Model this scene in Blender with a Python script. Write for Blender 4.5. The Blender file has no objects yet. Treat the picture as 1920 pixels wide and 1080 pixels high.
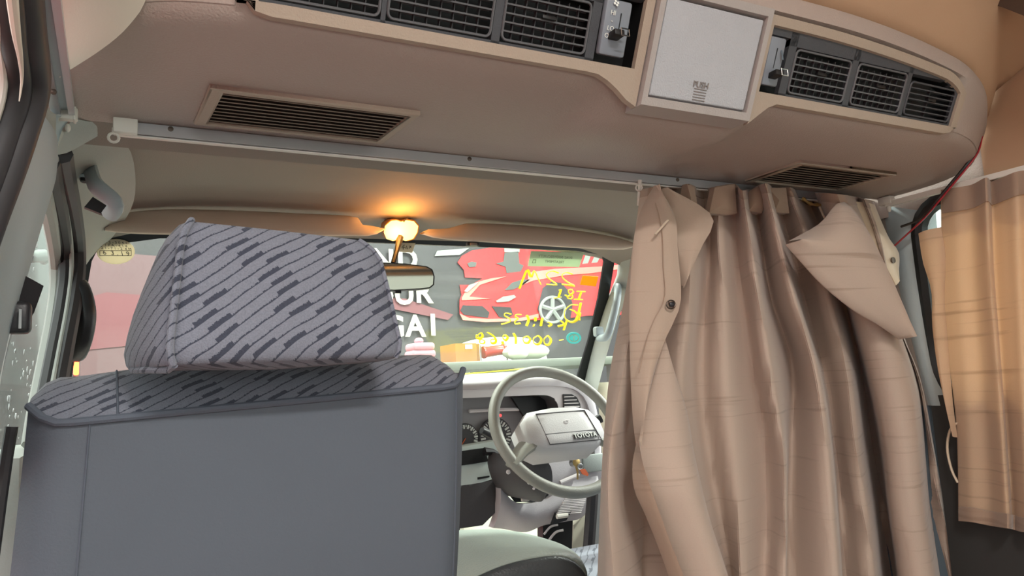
import bpy, bmesh, math, random
from mathutils import Vector, Matrix
random.seed(7)
SC = bpy.context.scene
COL = SC.collection
# ------------------------------------------------------------------ camera, world, exposure
# van space: x right, y forward, z up; the camera is the origin. Pixels are 1920x1080.
F, CX, CY = 1440.0, 960.0, 540.0
VYX, VYY, VXY = 181.0, 771.0, 574.0           # vanishing points of the van's length and width
_y = Vector(((VYX-CX)/F, -(VYY-CY)/F, -1.0))
_X = CX-(F*F+(VYY-CY)*(VXY-CY))/(VYX-CX)
_x = Vector(((_X-CX)/F, -(VXY-CY)/F, -1.0))
_y.normalize(); _x.normalize()
_z = _x.cross(_y)
M = Matrix((_x, _y, _z))                        # camera space -> van space
cam_d = bpy.data.cameras.new('camera'); cam = bpy.data.objects.new('camera', cam_d); COL.objects.link(cam)
cam_d.sensor_width = 36.0; cam_d.lens = 36.0*F/1920.0; cam_d.clip_start = 0.02; cam_d.clip_end = 100
cam.matrix_world = M.to_4x4()
SC.camera = cam
world = bpy.data.worlds.new('garage_light'); SC.world = world; world.use_nodes = True
_bg = world.node_tree.nodes['Background']; _bg.inputs[0].default_value = (0.96, 1.0, 0.98, 1); _bg.inputs[1].default_value = 1.0
SC.view_settings.view_transform = 'Standard'; SC.view_settings.look = 'None'
SC.view_settings.gamma = 1.0; SC.view_settings.use_curve_mapping = False
SC.view_settings.exposure = 1.32

def ray(px, py): return M @ Vector(((px-CX)/F, -(py-CY)/F, -1.0))
def PY(px, py, y): r = ray(px, py); return r*(y/r.y)
def PX(px, py, x): r = ray(px, py); return r*(x/r.x)
def PZ(px, py, z): r = ray(px, py); return r*(z/r.z)
def PW(px, py, off=0.0):                        # windscreen plane y = 1.82 + .75(.37 - z) + off
    r = ray(px, py); return r*((1.82+.75*.37+off)/(r.y+.75*r.z))
def PF(px, py, off=0.0):                        # rear face of the overhead unit y = .70 - .48(z-.36) + off
    r = ray(px, py); return r*((.70+.48*.36+off)/(r.y+.48*r.z))

# ------------------------------------------------------------------ materials
MATS = {}
def srgb(r, g, b):
    f = lambda c: ((c/255.0+.055)/1.055)**2.4 if c > 10 else c/255.0/12.92
    return (f(r), f(g), f(b), 1)
def mat(name, col, rough=.6, var=.06, vscale=8.0, bump=0.0, bscale=300.0, metal=0.0, spec=.5, emit=None, estr=0.0, sheen=0.0, trans=0.0):
    m = bpy.data.materials.new(name); m.use_nodes = True
    nt = m.node_tree; N = nt.nodes; L = nt.links; b = N['Principled BSDF']
    b.inputs['Roughness'].default_value = rough; b.inputs['Metallic'].default_value = metal
    b.inputs['Specular IOR Level'].default_value = spec
    if sheen: b.inputs['Sheen Weight'].default_value = sheen
    tc = N.new('ShaderNodeTexCoord')
    nz = N.new('ShaderNodeTexNoise'); nz.inputs['Scale'].default_value = vscale; nz.inputs['Detail'].default_value = 4
    L.new(tc.outputs['Object'], nz.inputs['Vector'])
    mx = N.new('ShaderNodeMix'); mx.data_type = 'RGBA'
    c = srgb(*col)
    mx.inputs[6].default_value = tuple(max(0, v*(1-var)) for v in c[:3])+(1,)
    mx.inputs[7].default_value = tuple(min(1, v*(1+var)) for v in c[:3])+(1,)
    L.new(nz.outputs['Fac'], mx.inputs[0]); L.new(mx.outputs[2], b.inputs['Base Color'])
    if bump:
        n2 = N.new('ShaderNodeTexNoise'); n2.inputs['Scale'].default_value = bscale; n2.inputs['Detail'].default_value = 2
        L.new(tc.outputs['Object'], n2.inputs['Vector'])
        bp = N.new('ShaderNodeBump'); bp.inputs['Strength'].default_value = bump; bp.inputs['Distance'].default_value = .002
        L.new(n2.outputs['Fac'], bp.inputs['Height']); L.new(bp.outputs['Normal'], b.inputs['Normal'])
    if emit:
        b.inputs['Emission Color'].default_value = srgb(*emit); b.inputs['Emission Strength'].default_value = estr
    MATS[name] = m
    return m
def glass_mat(name, tint=(1, 1, 1), refl=.06, haze=.0, hazecol=(.8, .8, .8)):
    m = bpy.data.materials.new(name); m.use_nodes = True; nt = m.node_tree; N = nt.nodes; L = nt.links
    N.remove(N['Principled BSDF']); out = N['Material Output']
    tr = N.new('ShaderNodeBsdfTransparent'); tr.inputs[0].default_value = tint+(1,)
    gl = N.new('ShaderNodeBsdfGlossy'); gl.inputs['Roughness'].default_value = .02
    m1 = N.new('ShaderNodeMixShader'); m1.inputs[0].default_value = refl
    L.new(tr.outputs[0], m1.inputs[1]); L.new(gl.outputs[0], m1.inputs[2]); last = m1
    if haze:
        df = N.new('ShaderNodeBsdfDiffuse'); df.inputs[0].default_value = hazecol+(1,)
        m2 = N.new('ShaderNodeMixShader'); m2.inputs[0].default_value = haze
        L.new(m1.outputs[0], m2.inputs[1]); L.new(df.outputs[0], m2.inputs[2]); last = m2
    L.new(last.outputs[0], out.inputs['Surface']); MATS[name] = m; return m
def math_n(N, L, op, a, b=None):
    n = N.new('ShaderNodeMath'); n.operation = op
    for i, v in enumerate((a, b)):
        if v is None: continue
        if isinstance(v, (int, float)): n.inputs[i].default_value = v
        else: L.new(v, n.inputs[i])
    return n.outputs[0]
def stripe_fabric(name, base, dark, per=82.0, tilt=.62):
    # woven upholstery: thin diagonal dark lines with thicker dashes on some of them
    m = bpy.data.materials.new(name); m.use_nodes = True; nt = m.node_tree; N = nt.nodes; L = nt.links; b = N['Principled BSDF']
    b.inputs['Roughness'].default_value = .9; b.inputs['Sheen Weight'].default_value = .25; b.inputs['Specular IOR Level'].default_value = .15
    geo = N.new('ShaderNodeNewGeometry'); sx = N.new('ShaderNodeSeparateXYZ'); L.new(geo.outputs['Position'], sx.inputs[0])
    wob = N.new('ShaderNodeTexNoise'); wob.inputs['Scale'].default_value = 14.0; L.new(geo.outputs['Position'], wob.inputs['Vector'])
    zz = math_n(N, L, 'SUBTRACT', sx.outputs[2], math_n(N, L, 'MULTIPLY', sx.outputs[1], -.55))
    u = math_n(N, L, 'SUBTRACT', math_n(N, L, 'MULTIPLY', zz, math.cos(tilt)), math_n(N, L, 'MULTIPLY', sx.outputs[0], math.sin(tilt)))
    v = math_n(N, L, 'ADD', math_n(N, L, 'MULTIPLY', zz, math.sin(tilt)), math_n(N, L, 'MULTIPLY', sx.outputs[0], math.cos(tilt)))
    u = math_n(N, L, 'ADD', u, math_n(N, L, 'MULTIPLY', wob.outputs['Fac'], .012))
    un = math_n(N, L, 'MULTIPLY', u, per)
    fr = math_n(N, L, 'FRACT', un); cell = math_n(N, L, 'FLOOR', un)
    cv = N.new('ShaderNodeCombineXYZ'); L.new(cell, cv.inputs[0])
    off = N.new('ShaderNodeTexWhiteNoise'); off.noise_dimensions = '1D'; L.new(cell, off.inputs['W'])
    vv = math_n(N, L, 'ADD', math_n(N, L, 'MULTIPLY', v, 13.0), math_n(N, L, 'MULTIPLY', off.outputs['Value'], 17.0))
    dash = math_n(N, L, 'LESS_THAN', math_n(N, L, 'FRACT', vv), .34)
    dash = math_n(N, L, 'MULTIPLY', dash, math_n(N, L, 'GREATER_THAN', off.outputs['Value'], .12))
    fine = N.new('ShaderNodeTexNoise'); fine.inputs['Scale'].default_value = 650.0; L.new(geo.outputs['Position'], fine.inputs['Vector'])
    thr = math_n(N, L, 'ADD', math_n(N, L, 'ADD', .135, math_n(N, L, 'MULTIPLY', dash, .30)), math_n(N, L, 'MULTIPLY', math_n(N, L, 'SUBTRACT', fine.outputs['Fac'], .5), .40))
    line = math_n(N, L, 'LESS_THAN', fr, thr)
    mx = N.new('ShaderNodeMix'); mx.data_type = 'RGBA'; mx.inputs[6].default_value = srgb(*base); mx.inputs[7].default_value = srgb(*dark)
    L.new(math_n(N, L, 'MULTIPLY', line, .9), mx.inputs[0])
    m2 = N.new('ShaderNodeMix'); m2.data_type = 'RGBA'; m2.blend_type = 'MULTIPLY'; m2.inputs[0].default_value = .5
    gr = N.new('ShaderNodeMapRange'); L.new(fine.outputs['Fac'], gr.inputs[0]); gr.inputs[3].default_value = .45; gr.inputs[4].default_value = 1.5
    cc = N.new('ShaderNodeCombineColor')
    for i in range(3): L.new(gr.outputs[0], cc.inputs[i])
    L.new(mx.outputs[2], m2.inputs[6]); L.new(cc.outputs[0], m2.inputs[7]); L.new(m2.outputs[2], b.inputs['Base Color'])
    bp = N.new('ShaderNodeBump'); bp.inputs['Strength'].default_value = .5; bp.inputs['Distance'].default_value = .0015
    L.new(math_n(N, L, 'SUBTRACT', fine.outputs['Fac'], line), bp.inputs['Height']); L.new(bp.outputs['Normal'], b.inputs['Normal'])
    MATS[name] = m
def slub_fabric(name, base, dark, axis=0, transl=.25):
    # curtain cloth: fine weave with irregular horizontal slub threads
    m = bpy.data.materials.new(name); m.use_nodes = True; nt = m.node_tree; N = nt.nodes; L = nt.links; b = N['Principled BSDF']; out = N['Material Output']
    b.inputs['Roughness'].default_value = .75; b.inputs['Sheen Weight'].default_value = .3; b.inputs['Specular IOR Level'].default_value = .25
    geo = N.new('ShaderNodeNewGeometry')
    mp = N.new('ShaderNodeMapping'); L.new(geo.outputs['Position'], mp.inputs['Vector']); mp.inputs['Scale'].default_value = (3.0, 3.0, 110.0)
    n1 = N.new('ShaderNodeTexNoise'); n1.inputs['Scale'].default_value = 1.0; n1.inputs['Detail'].default_value = 3; L.new(mp.outputs[0], n1.inputs['Vector'])
    mp2 = N.new('ShaderNodeMapping'); L.new(geo.outputs['Position'], mp2.inputs['Vector']); mp2.inputs['Scale'].default_value = (500.0, 500.0, 900.0)
    n2 = N.new('ShaderNodeTexNoise'); n2.inputs['Scale'].default_value = 1.0; L.new(mp2.outputs[0], n2.inputs['Vector'])
    mr = N.new('ShaderNodeMapRange'); mr.inputs[1].default_value = .60; mr.inputs[2].default_value = .72; L.new(n1.outputs['Fac'], mr.inputs[0])
    f = math_n(N, L, 'ADD', math_n(N, L, 'MULTIPLY', mr.outputs[0], .55), math_n(N, L, 'MULTIPLY', n2.outputs['Fac'], .25))
    mx = N.new('ShaderNodeMix'); mx.data_type = 'RGBA'; mx.inputs[6].default_value = srgb(*base); mx.inputs[7].default_value = srgb(*dark)
    L.new(f, mx.inputs[0]); L.new(mx.outputs[2], b.inputs['Base Color'])
    bp = N.new('ShaderNodeBump'); bp.inputs['Strength'].default_value = .35; bp.inputs['Distance'].default_value = .001
    L.new(f, bp.inputs['Height']); L.new(bp.outputs['Normal'], b.inputs['Normal'])
    t = N.new('ShaderNodeBsdfTranslucent'); L.new(mx.outputs[2], t.inputs[0])
    ms = N.new('ShaderNodeMixShader'); ms.inputs[0].default_value = transl
    L.new(b.outputs[0], ms.inputs[1]); L.new(t.outputs[0], ms.inputs[2]); L.new(ms.outputs[0], out.inputs['Surface'])
    MATS[name] = m

mat('housing', (166, 151, 142), .5, .05, 6, .35, 420, spec=.4)
mat('bezel', (166, 150, 134), .5, .04, 6, .25, 500, spec=.4)
mat('box_frame', (165, 157, 152), .45, .05, 10, .2, 500)
mat('box_lid', (172, 173, 177), .38, .05, 30, .35, 520, spec=.6)
mat('push_print', (128, 122, 118), .5, .03)
mat('dark_panel', (66, 67, 71), .55, .05, 12, .15, 500)
mat('vent_black', (17, 17, 18), .5, .05)
mat('slat_grey', (88, 88, 90), .4, .04)
mat('fin_grey', (64, 64, 66), .5, .04)
mat('slider_plate', (124, 130, 138), .45, .04)
mat('chrome', (215, 215, 215), .18, .02, metal=1.0)
mat('groove', (52, 44, 38), .7, .05)
mat('grille_slat', (128, 113, 98), .5, .05, 10, .1, 500)
mat('cream', (182, 148, 118), .75, .04, 3, .15, 600)
mat('cream_left_lit', (236, 224, 208), .75, .03, 3, .1, 600)  # lighter copy of the cream, stronger light on the left put into it
mat('headliner', (136, 126, 117), .85, .05, 5, .2, 500)
mat('pillar_grey', (160, 172, 176), .55, .05, 6, .1, 400)
mat('pillar_trim', (158, 160, 154), .6, .05, 6, .15, 400)
mat('side_trim', (148, 146, 138), .6, .05, 6, .15, 400)
mat('panel_brown', (70, 54, 42), .6, .1, 8)
mat('rubber', (48, 45, 47), .55, .1, 15)
mat('black_plastic', (38, 37, 40), .4, .06, 20, .1, 500)
mat('black_frit', (20, 22, 24), .35, .05)
mat('aluminium', (205, 206, 210), .28, .03, 40, metal=.85)
mat('white_plastic', (222, 216, 206), .4, .03)
mat('screw', (96, 84, 76), .4, .1, metal=.8)
mat('visor', (208, 190, 172), .85, .04, 8, .2, 500)
mat('seat_vinyl', (88, 94, 103), .62, .10, 5, .2, 350, spec=.35)
mat('piping', (86, 92, 103), .8, .05, 20, .2, 600)
mat('console_vinyl', (140, 150, 142), .42, .06, 8, .5, 260, spec=.6)
mat('console_dark', (66, 70, 72), .38, .06, 8, .4, 260, spec=.6)
mat('dash_top', (160, 168, 164), .7, .05, 8, .2, 400)
mat('dash_grey', (184, 180, 184), .6, .05, 8, .2, 400)
mat('dash_bezel', (222, 216, 216), .55, .04, 8, .1, 400)
mat('dash_dark', (70, 68, 70), .6, .05, 8, .2, 400)
mat('stack_green', (196, 208, 204), .55, .04, 8, .1, 400)
mat('wheel', (136, 136, 128), .5, .05, 10, .3, 500)
mat('wheel_pad', (192, 190, 190), .55, .05, 10, .25, 450)
mat('gauge', (150, 148, 150), .5, .05)
mat('dial_mark', (225, 228, 222), .5, .02)
mat('orange', (214, 104, 62), .5, .05)
mat('red_lamp', (255, 40, 40), .5, .0, emit=(255, 60, 60), estr=1.2)
mat('tail_lamp', (255, 40, 20), .4, .0, emit=(255, 50, 20), estr=14.0)
mat('red_plastic', (170, 26, 24), .3, .05)
mat('lamp_lens', (255, 210, 120), .3, .0, emit=(255, 178, 78), estr=2.6)
mat('lamp_frame', (150, 110, 70), .5, .05)
mat('mirror_glass', (150, 147, 136), .03, .0, metal=1.0)
mat('strap_satin', (206, 186, 160), .35, .05, 30, sheen=.4)
mat('blue_panel', (92, 106, 116), .6, .06, 6, .2, 400)
mat('dark_wall', (48, 47, 46), .7, .1, 6)
mat('floor_vinyl', (186, 178, 166), .6, .08, 12, .1, 200)
mat('wire_red', (150, 30, 40), .4, .05)
mat('wire_black', (34, 26, 26), .4, .05)
mat('belt_grey', (196, 200, 196), .6, .05, 40)
mat('concrete', (150, 148, 140), .7, .12, 2, .2, 60)
mat('banner_dark', (58, 58, 59), .55, .30, 1.6)
mat('banner_red', (206, 46, 48), .55, .10, 3)
mat('reflection_mauve', (104, 80, 82), .55, .2, 2)
mat('banner_red_dark', (116, 70, 74), .55, .12, 4)
mat('banner_pale', (206, 130, 116), .5, .10, 4)
mat('banner_letters', (182, 178, 166), .55, .03)
mat('banner_grey', (84, 88, 84), .55, .15, 3)
mat('banner_light', (140, 146, 140), .55, .15, 3)
mat('banner_shadow', (44, 44, 46), .55, .15, 3)
mat('ink', (84, 78, 70), .6, .02)
mat('ink_soft', (140, 150, 128), .6, .02)
mat('paper_yellow', (240, 236, 60), .6, .03)
mat('paper_white', (226, 228, 224), .6, .03)
mat('white_cover', (206, 212, 190), .5, .03, 3)
mat('cardboard', (168, 116, 62), .75, .05, 6)
mat('cardboard_shaded', (138, 92, 44), .75, .05, 6)  # darker copy of the cardboard, shade on the turned side put into it
mat('pink_cloth', (206, 142, 152), .85, .04, 10)
mat('red_paint', (206, 44, 48), .35, .04, 3, spec=.6)
mat('tyre', (28, 28, 29), .8, .1)
mat('car_glass', (46, 52, 56), .1, .05, spec=.8)
mat('silver', (170, 172, 172), .35, .04, metal=.7)
mat('table_grey', (98, 106, 94), .6, .05, 4)
mat('white_paint', (222, 218, 196), .5, .05, 8)
mat('brass', (196, 168, 110), .4, .05, metal=.7)
glass_mat('windscreen_glass', (.96, .98, .97), .03, .045, (.8, .82, .78))
glass_mat('side_glass', (.93, .97, .95), .05, .06, (.8, .9, .86))
stripe_fabric('seat_fabric', (122, 125, 136), (52, 56, 70))
def paper(name, col, t=.5):
    m = bpy.data.materials.new(name); m.use_nodes = True; N = m.node_tree.nodes; L = m.node_tree.links; b = N['Principled BSDF']
    tc = N.new('ShaderNodeTexCoord'); nz = N.new('ShaderNodeTexNoise'); nz.inputs['Scale'].default_value = 30.0; L.new(tc.outputs['Object'], nz.inputs['Vector'])
    mx = N.new('ShaderNodeMix'); mx.data_type = 'RGBA'; c = srgb(*col); mx.inputs[6].default_value = tuple(v*.95 for v in c[:3])+(1,); mx.inputs[7].default_value = c
    L.new(nz.outputs['Fac'], mx.inputs[0]); L.new(mx.outputs[2], b.inputs['Base Color']); b.inputs['Roughness'].default_value = .6
    tr = N.new('ShaderNodeBsdfTranslucent'); L.new(mx.outputs[2], tr.inputs[0]); ms = N.new('ShaderNodeMixShader'); ms.inputs[0].default_value = t
    L.new(b.outputs[0], ms.inputs[1]); L.new(tr.outputs[0], ms.inputs[2]); L.new(ms.outputs[0], N['Material Output'].inputs['Surface']); MATS[name] = m
for n_, c_ in (('marker_yellow', (252, 236, 40)), ('sticker_cream', (226, 216, 194)), ('sticker_green', (204, 218, 190)), ('sticker_orange', (255, 180, 8)), ('sticker_teal', (120, 200, 198))): paper(n_, c_)
slub_fabric('curtain_cloth', (205, 184, 168), (164, 140, 122), transl=.24)
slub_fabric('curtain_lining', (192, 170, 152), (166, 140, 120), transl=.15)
slub_fabric('curtain_side', (226, 198, 168), (188, 158, 130), transl=.42)
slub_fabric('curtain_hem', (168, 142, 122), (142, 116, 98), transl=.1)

# ------------------------------------------------------------------ mesh helpers
class MB:
    def __init__(s): s.v = []; s.f = []
    def add(s, vs, fs):
        o = len(s.v); s.v += [Vector(p) for p in vs]; s.f += [tuple(i+o for i in f) for f in fs]; return s
    def box(s, c, size, R=None):
        x, y, z = (k/2 for k in size); c = Vector(c); R = R or Matrix.Identity(3)
        vs = [c+R @ Vector((i, j, k)) for i in (-x, x) for j in (-y, y) for k in (-z, z)]
        return s.add(vs, [(0, 1, 3, 2), (4, 6, 7, 5), (0, 4, 5, 1), (2, 3, 7, 6), (0, 2, 6, 4), (1, 5, 7, 3)])
    def rbox(s, c, size, r=.01, seg=3, R=None):
        bm = bmesh.new(); bmesh.ops.create_cube(bm, size=1.0)
        for v in bm.verts: v.co = Vector((v.co.x*size[0], v.co.y*size[1], v.co.z*size[2]))
        r = min(r, .49*min(size))
        bmesh.ops.bevel(bm, geom=list(bm.edges), offset=r, segments=seg, profile=.5, affect='EDGES')
        R = R or Matrix.Identity(3); c = Vector(c); bm.verts.index_update()
        s.add([c+R @ v.co for v in bm.verts], [[v.index for v in f.verts] for f in bm.faces]); bm.free(); return s
    def tube(s, pts, rad, n=8, closed=False, flat=None):
        pts = [Vector(p) for p in pts]; k = len(pts); rings = []; nrm = None
        for i, p in enumerate(pts):
            a = pts[(i-1) % k] if closed or i > 0 else p; b = pts[(i+1) % k] if closed or i < k-1 else p
            t = (b-a).normalized()
            if nrm is None:
                nrm = t.cross(Vector((0, 0, 1)));
                if nrm.length < .1: nrm = t.cross(Vector((0, 1, 0)))
            nrm = (nrm-t*nrm.dot(t)).normalized(); bi = t.cross(nrm)
            r = rad[i] if isinstance(rad, (list, tuple)) else rad
            fl = flat or 1.0
            rings.append([p+nrm*(r*math.cos(2*math.pi*j/n))+bi*(r*fl*math.sin(2*math.pi*j/n)) for j in range(n)])
        vs = [q for R in rings for q in R]; fs = []
        for i in range(k if closed else k-1):
            i2 = (i+1) % k
            for j in range(n): fs.append((i*n+j, i*n+(j+1) % n, i2*n+(j+1) % n, i2*n+j))
        if not closed: fs += [tuple(range(n-1, -1, -1)), tuple((k-1)*n+j for j in range(n))]
        return s.add(vs, fs)
    def prism(s, pts, off):
        pts = [Vector(p) for p in pts]; off = Vector(off); n = len(pts)
        fs = [tuple(range(n)), tuple(range(2*n-1, n-1, -1))]+[(i, i+n, (i+1) % n+n, (i+1) % n) for i in range(n)]
        return s.add(pts+[p+off for p in pts], fs)
    def grid(s, rows, thick=None, closed_u=False):
        # rows: list of equal-length point lists; thick: vector or callable(i,j)->Vector for the back skin
        R = len(rows); C = len(rows[0]); vs = [Vector(p) for r in rows for p in r]; fs = []
        for i in range(R-1):
            for j in range(C-1): fs.append((i*C+j, i*C+j+1, (i+1)*C+j+1, (i+1)*C+j))
        if thick is not None:
            t = (lambda i, j: Vector(thick)) if not callable(thick) else thick
            n = len(vs)
            vs += [vs[i*C+j]+t(i, j) for i in range(R) for j in range(C)]
            fs += [tuple(n+a for a in reversed(f)) for f in fs[:]]
            bd = [(0, j) for j in range(C)]+[(i, C-1) for i in range(1, R)]+[(R-1, j) for j in range(C-2, -1, -1)]+[(i, 0) for i in range(R-2, 0, -1)]
            for a in range(len(bd)):
                p, q = bd[a], bd[(a+1) % len(bd)]
                i0 = p[0]*C+p[1]; i1 = q[0]*C+q[1]; fs.append((i1, i0, n+i0, n+i1))
        return s.add(vs, fs)
    def lathe(s, prof, c, ax=(0, 0, 1), n=20):
        ax = Vector(ax).normalized(); u = ax.orthogonal().normalized(); w = ax.cross(u); c = Vector(c); vs = []; fs = []
        for r, h in prof:
            vs += [c+ax*h+(u*math.cos(2*math.pi*j/n)+w*math.sin(2*math.pi*j/n))*r for j in range(n)]
        for i in range(len(prof)-1):
            for j in range(n): fs.append((i*n+j, i*n+(j+1) % n, (i+1)*n+(j+1) % n, (i+1)*n+j))
        fs += [tuple(range(n-1, -1, -1)), tuple((len(prof)-1)*n+j for j in range(n))]
        return s.add(vs, fs)
    def ball(s, c, r, n=14, m=8):
        c = Vector(c); r = Vector(r) if not isinstance(r, (int, float)) else Vector((r, r, r))
        prof = []; vs = []; fs = []
        for i in range(m+1):
            a = math.pi*i/m
            vs += [c+Vector((r.x*math.sin(a)*math.cos(2*math.pi*j/n), r.y*math.sin(a)*math.sin(2*math.pi*j/n), r.z*math.cos(a))) for j in range(n)]
        for i in range(m):
            for j in range(n): fs.append((i*n+j, (i+1)*n+j, (i+1)*n+(j+1) % n, i*n+(j+1) % n))
        return s.add(vs, fs)
    def build(s, name, material, parent=None, smooth=True, angle=40, origin=None):
        lo = Vector((min(v.x for v in s.v), min(v.y for v in s.v), min(v.z for v in s.v)))
        hi = Vector((max(v.x for v in s.v), max(v.y for v in s.v), max(v.z for v in s.v)))
        o = Vector(origin) if origin is not None else Vector(((lo.x+hi.x)/2, (lo.y+hi.y)/2, lo.z))
        me = bpy.data.meshes.new(name); me.from_pydata([tuple(v-o) for v in s.v], [], s.f)
        bm = bmesh.new(); bm.from_mesh(me); bmesh.ops.remove_doubles(bm, verts=bm.verts, dist=1e-6)
        bmesh.ops.recalc_face_normals(bm, faces=bm.faces); bm.to_mesh(me); bm.free()
        if smooth:
            me.shade_smooth(); me.set_sharp_from_angle(angle=math.radians(angle))
        me.materials.append(MATS[material])
        ob = bpy.data.objects.new(name, me); COL.objects.link(ob); place(ob, o, parent); return ob
WL = {}
def place(ob, loc, parent=None):
    WL[ob] = Vector(loc)
    if parent is not None: ob.parent = parent; ob.location = Vector(loc)-WL[parent]
    else: ob.location = loc
def empty(name, loc, label=None, cat=None, group=None, kind=None):
    o = bpy.data.objects.new(name, None); o.empty_display_size = .05; COL.objects.link(o); place(o, loc); tag(o, label, cat, group, kind); return o
def tag(o, label=None, cat=None, group=None, kind=None):
    if label: o['label'] = label
    if cat: o['category'] = cat
    if group: o['group'] = group
    if kind: o['kind'] = kind
    return o
def copy_to(src, delta, parent):                 # a copy of one part, moved by delta
    c = src.copy(); COL.objects.link(c); place(c, WL[src]+Vector(delta), parent); return c
def text_mb(txt, c, right, up, size, depth=.001, mirror=False, bold=0.0):
    cu = bpy.data.curves.new('t', 'FONT'); cu.body = txt; cu.size = 1.0; cu.extrude = .5; cu.align_x = 'CENTER'; cu.align_y = 'CENTER'; cu.offset = bold; cu.resolution_u = 3
    ob = bpy.data.objects.new('t', cu); COL.objects.link(ob)
    dg = bpy.context.evaluated_depsgraph_get(); dg.update(); me = bpy.data.meshes.new_from_object(ob.evaluated_get(dg))
    right = Vector(right).normalized(); up = Vector(up).normalized(); n = right.cross(up); c = Vector(c); k = -1 if mirror else 1
    vs = [c+right*(v.co.x*size*k)+up*(v.co.y*size)+n*(v.co.z*depth) for v in me.vertices]; fs = [tuple(p.vertices) for p in me.polygons]
    bpy.data.objects.remove(ob); bpy.data.curves.remove(cu); bpy.data.meshes.remove(me)
    return MB().add(vs, fs)
def lerp(a, b, t): return a+(b-a)*t
def resample(pts, n):
    pts = [Vector(p) for p in pts]; d = [0]
    for a, b in zip(pts, pts[1:]): d.append(d[-1]+(b-a).length)
    out = []
    for i in range(n):
        t = d[-1]*i/(n-1); k = 0
        while k < len(d)-2 and d[k+1] < t: k += 1
        s = (t-d[k])/max(1e-9, d[k+1]-d[k]); p0 = pts[max(k-1, 0)]; p1 = pts[k]; p2 = pts[k+1]; p3 = pts[min(k+2, len(pts)-1)]
        s2 = s*s; s3 = s2*s
        out.append(.5*((2*p1)+(p2-p0)*s+(2*p0-5*p1+4*p2-p3)*s2+(3*p1-p0-3*p2+p3)*s3))
    return out
def patch(A, B, nu=10, nv=16, bulge=Vector((0, 0, 0)), thick=(0, .003, 0), taper=False):
    # sheet between two 3-D polylines with a bulge in the middle
    a = resample(A, nv); b = resample(B, nv); bulge = Vector(bulge)
    rows = [[lerp(a[i], b[i], j/(nu-1))+bulge*(math.sin(math.pi*j/(nu-1))*(min(1, 2.2*i/nv)**1.5 if taper else 1)) for j in range(nu)] for i in range(nv)]
    return MB().grid(rows, thick)

# ================================================================== STRUCTURE OF THE VAN
XL, XR = -.055, 1.405                            # inner side walls
FLOOR = -1.12
fl = MB().box((.67, .35, FLOOR-.02), (1.62, 3.7, .04)).build('floor', 'floor_vinyl', smooth=False); tag(fl, 'pale vinyl van floor', kind='structure')
gr = MB().box((1.0, 2.0, -1.80), (14, 16, .04)).build('ground', 'concrete', smooth=False); tag(gr, 'pale concrete garage floor', kind='structure')

# ---- overhead unit shape shared by several pieces
XC = .66
def ylip(x):
    d = abs(x-XC); e = max(0, d-.50)
    return .70+1.45*e*e+4.0*max(0, .07-x)**2
def hump(x):                                      # the unit bulges down around the compartment
    d = abs(x-.663); return 1.0 if d < .088 else max(0.0, .5+.5*math.cos(math.pi*min(1, (d-.088)/.055)))
def zedge(x):                                     # top edge of the unit, where the roof liner begins
    d = abs(x-XC); e = max(0, d-.2)
    return .478-.215*e*e-.035*max(0, (d-.55)/.2)**2*0-.065*max(0, (.14-x)/.18)
def face(x, z, off=0.0):                          # point on the leaning rear face
    return Vector((x, ylip(x)-.48*(z-.36)+off, z))
PROF = [(.985, .336), (.95, .336), (.90, .336), (.86, .337), (.82, .338), (.79, .340), (.765, .343), (.745, .346), (.728, .350), (.715, .355), (.706, .361), (.700, .369)]
def housing_row(x):
    dy = ylip(x)-.70; h = hump(x); row = []
    for y, z in PROF:
        w = (.985-y)/.285; zz = z-.021*h*max(0, min(1, (.90-y)/.13)); yy = y+dy*w+.022*h*w*w
        row.append(Vector((x, yy, zz)))
    ze = zedge(x)
    inset = .034 if .12 < x < 1.187 else .004
    for t in (0, .3, .6, .86): row.append(face(x, lerp(.366, ze-.014, t), inset))
    row.append(face(x, ze-.016, .001)); q = face(x, ze-.012, .004)
    row += [q+Vector((0, -.004, .014)), q+Vector((0, .004, .03)), q+Vector((0, .05, .045)), q+Vector((0, .2, .05))]
    return row
oh = empty('overhead_cooler', (XC, .9, .336), 'taupe overhead cooler housing with two rows of black air vents', 'air conditioner')
N = 90
xs = [XL+.002+(XR-XL-.004)*i/N for i in range(N+1)]
MB().grid([housing_row(x) for x in xs]).build('housing', 'housing', oh, angle=60)
# front lip of the housing, ahead of the curtain rail
MB().box((XC, 1.033, .352), (1.40, .096, .03)).build('front_lip', 'headliner', oh)

def strip(x0, x1, zl, zh, off=-.004, th=.008, n=30):
    rows = []
    for i in range(n+1):
        x = lerp(x0, x1, i/n); a, b = zl(x), zh(x)
        rows.append([face(x, lerp(a, b, j/4), off) for j in range(5)])
    return rows, Vector((0, th, .48*th*0))
def add_strip(mb, *a, **k):
    r, t = strip(*a, **k); mb.grid(r, t)
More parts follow.
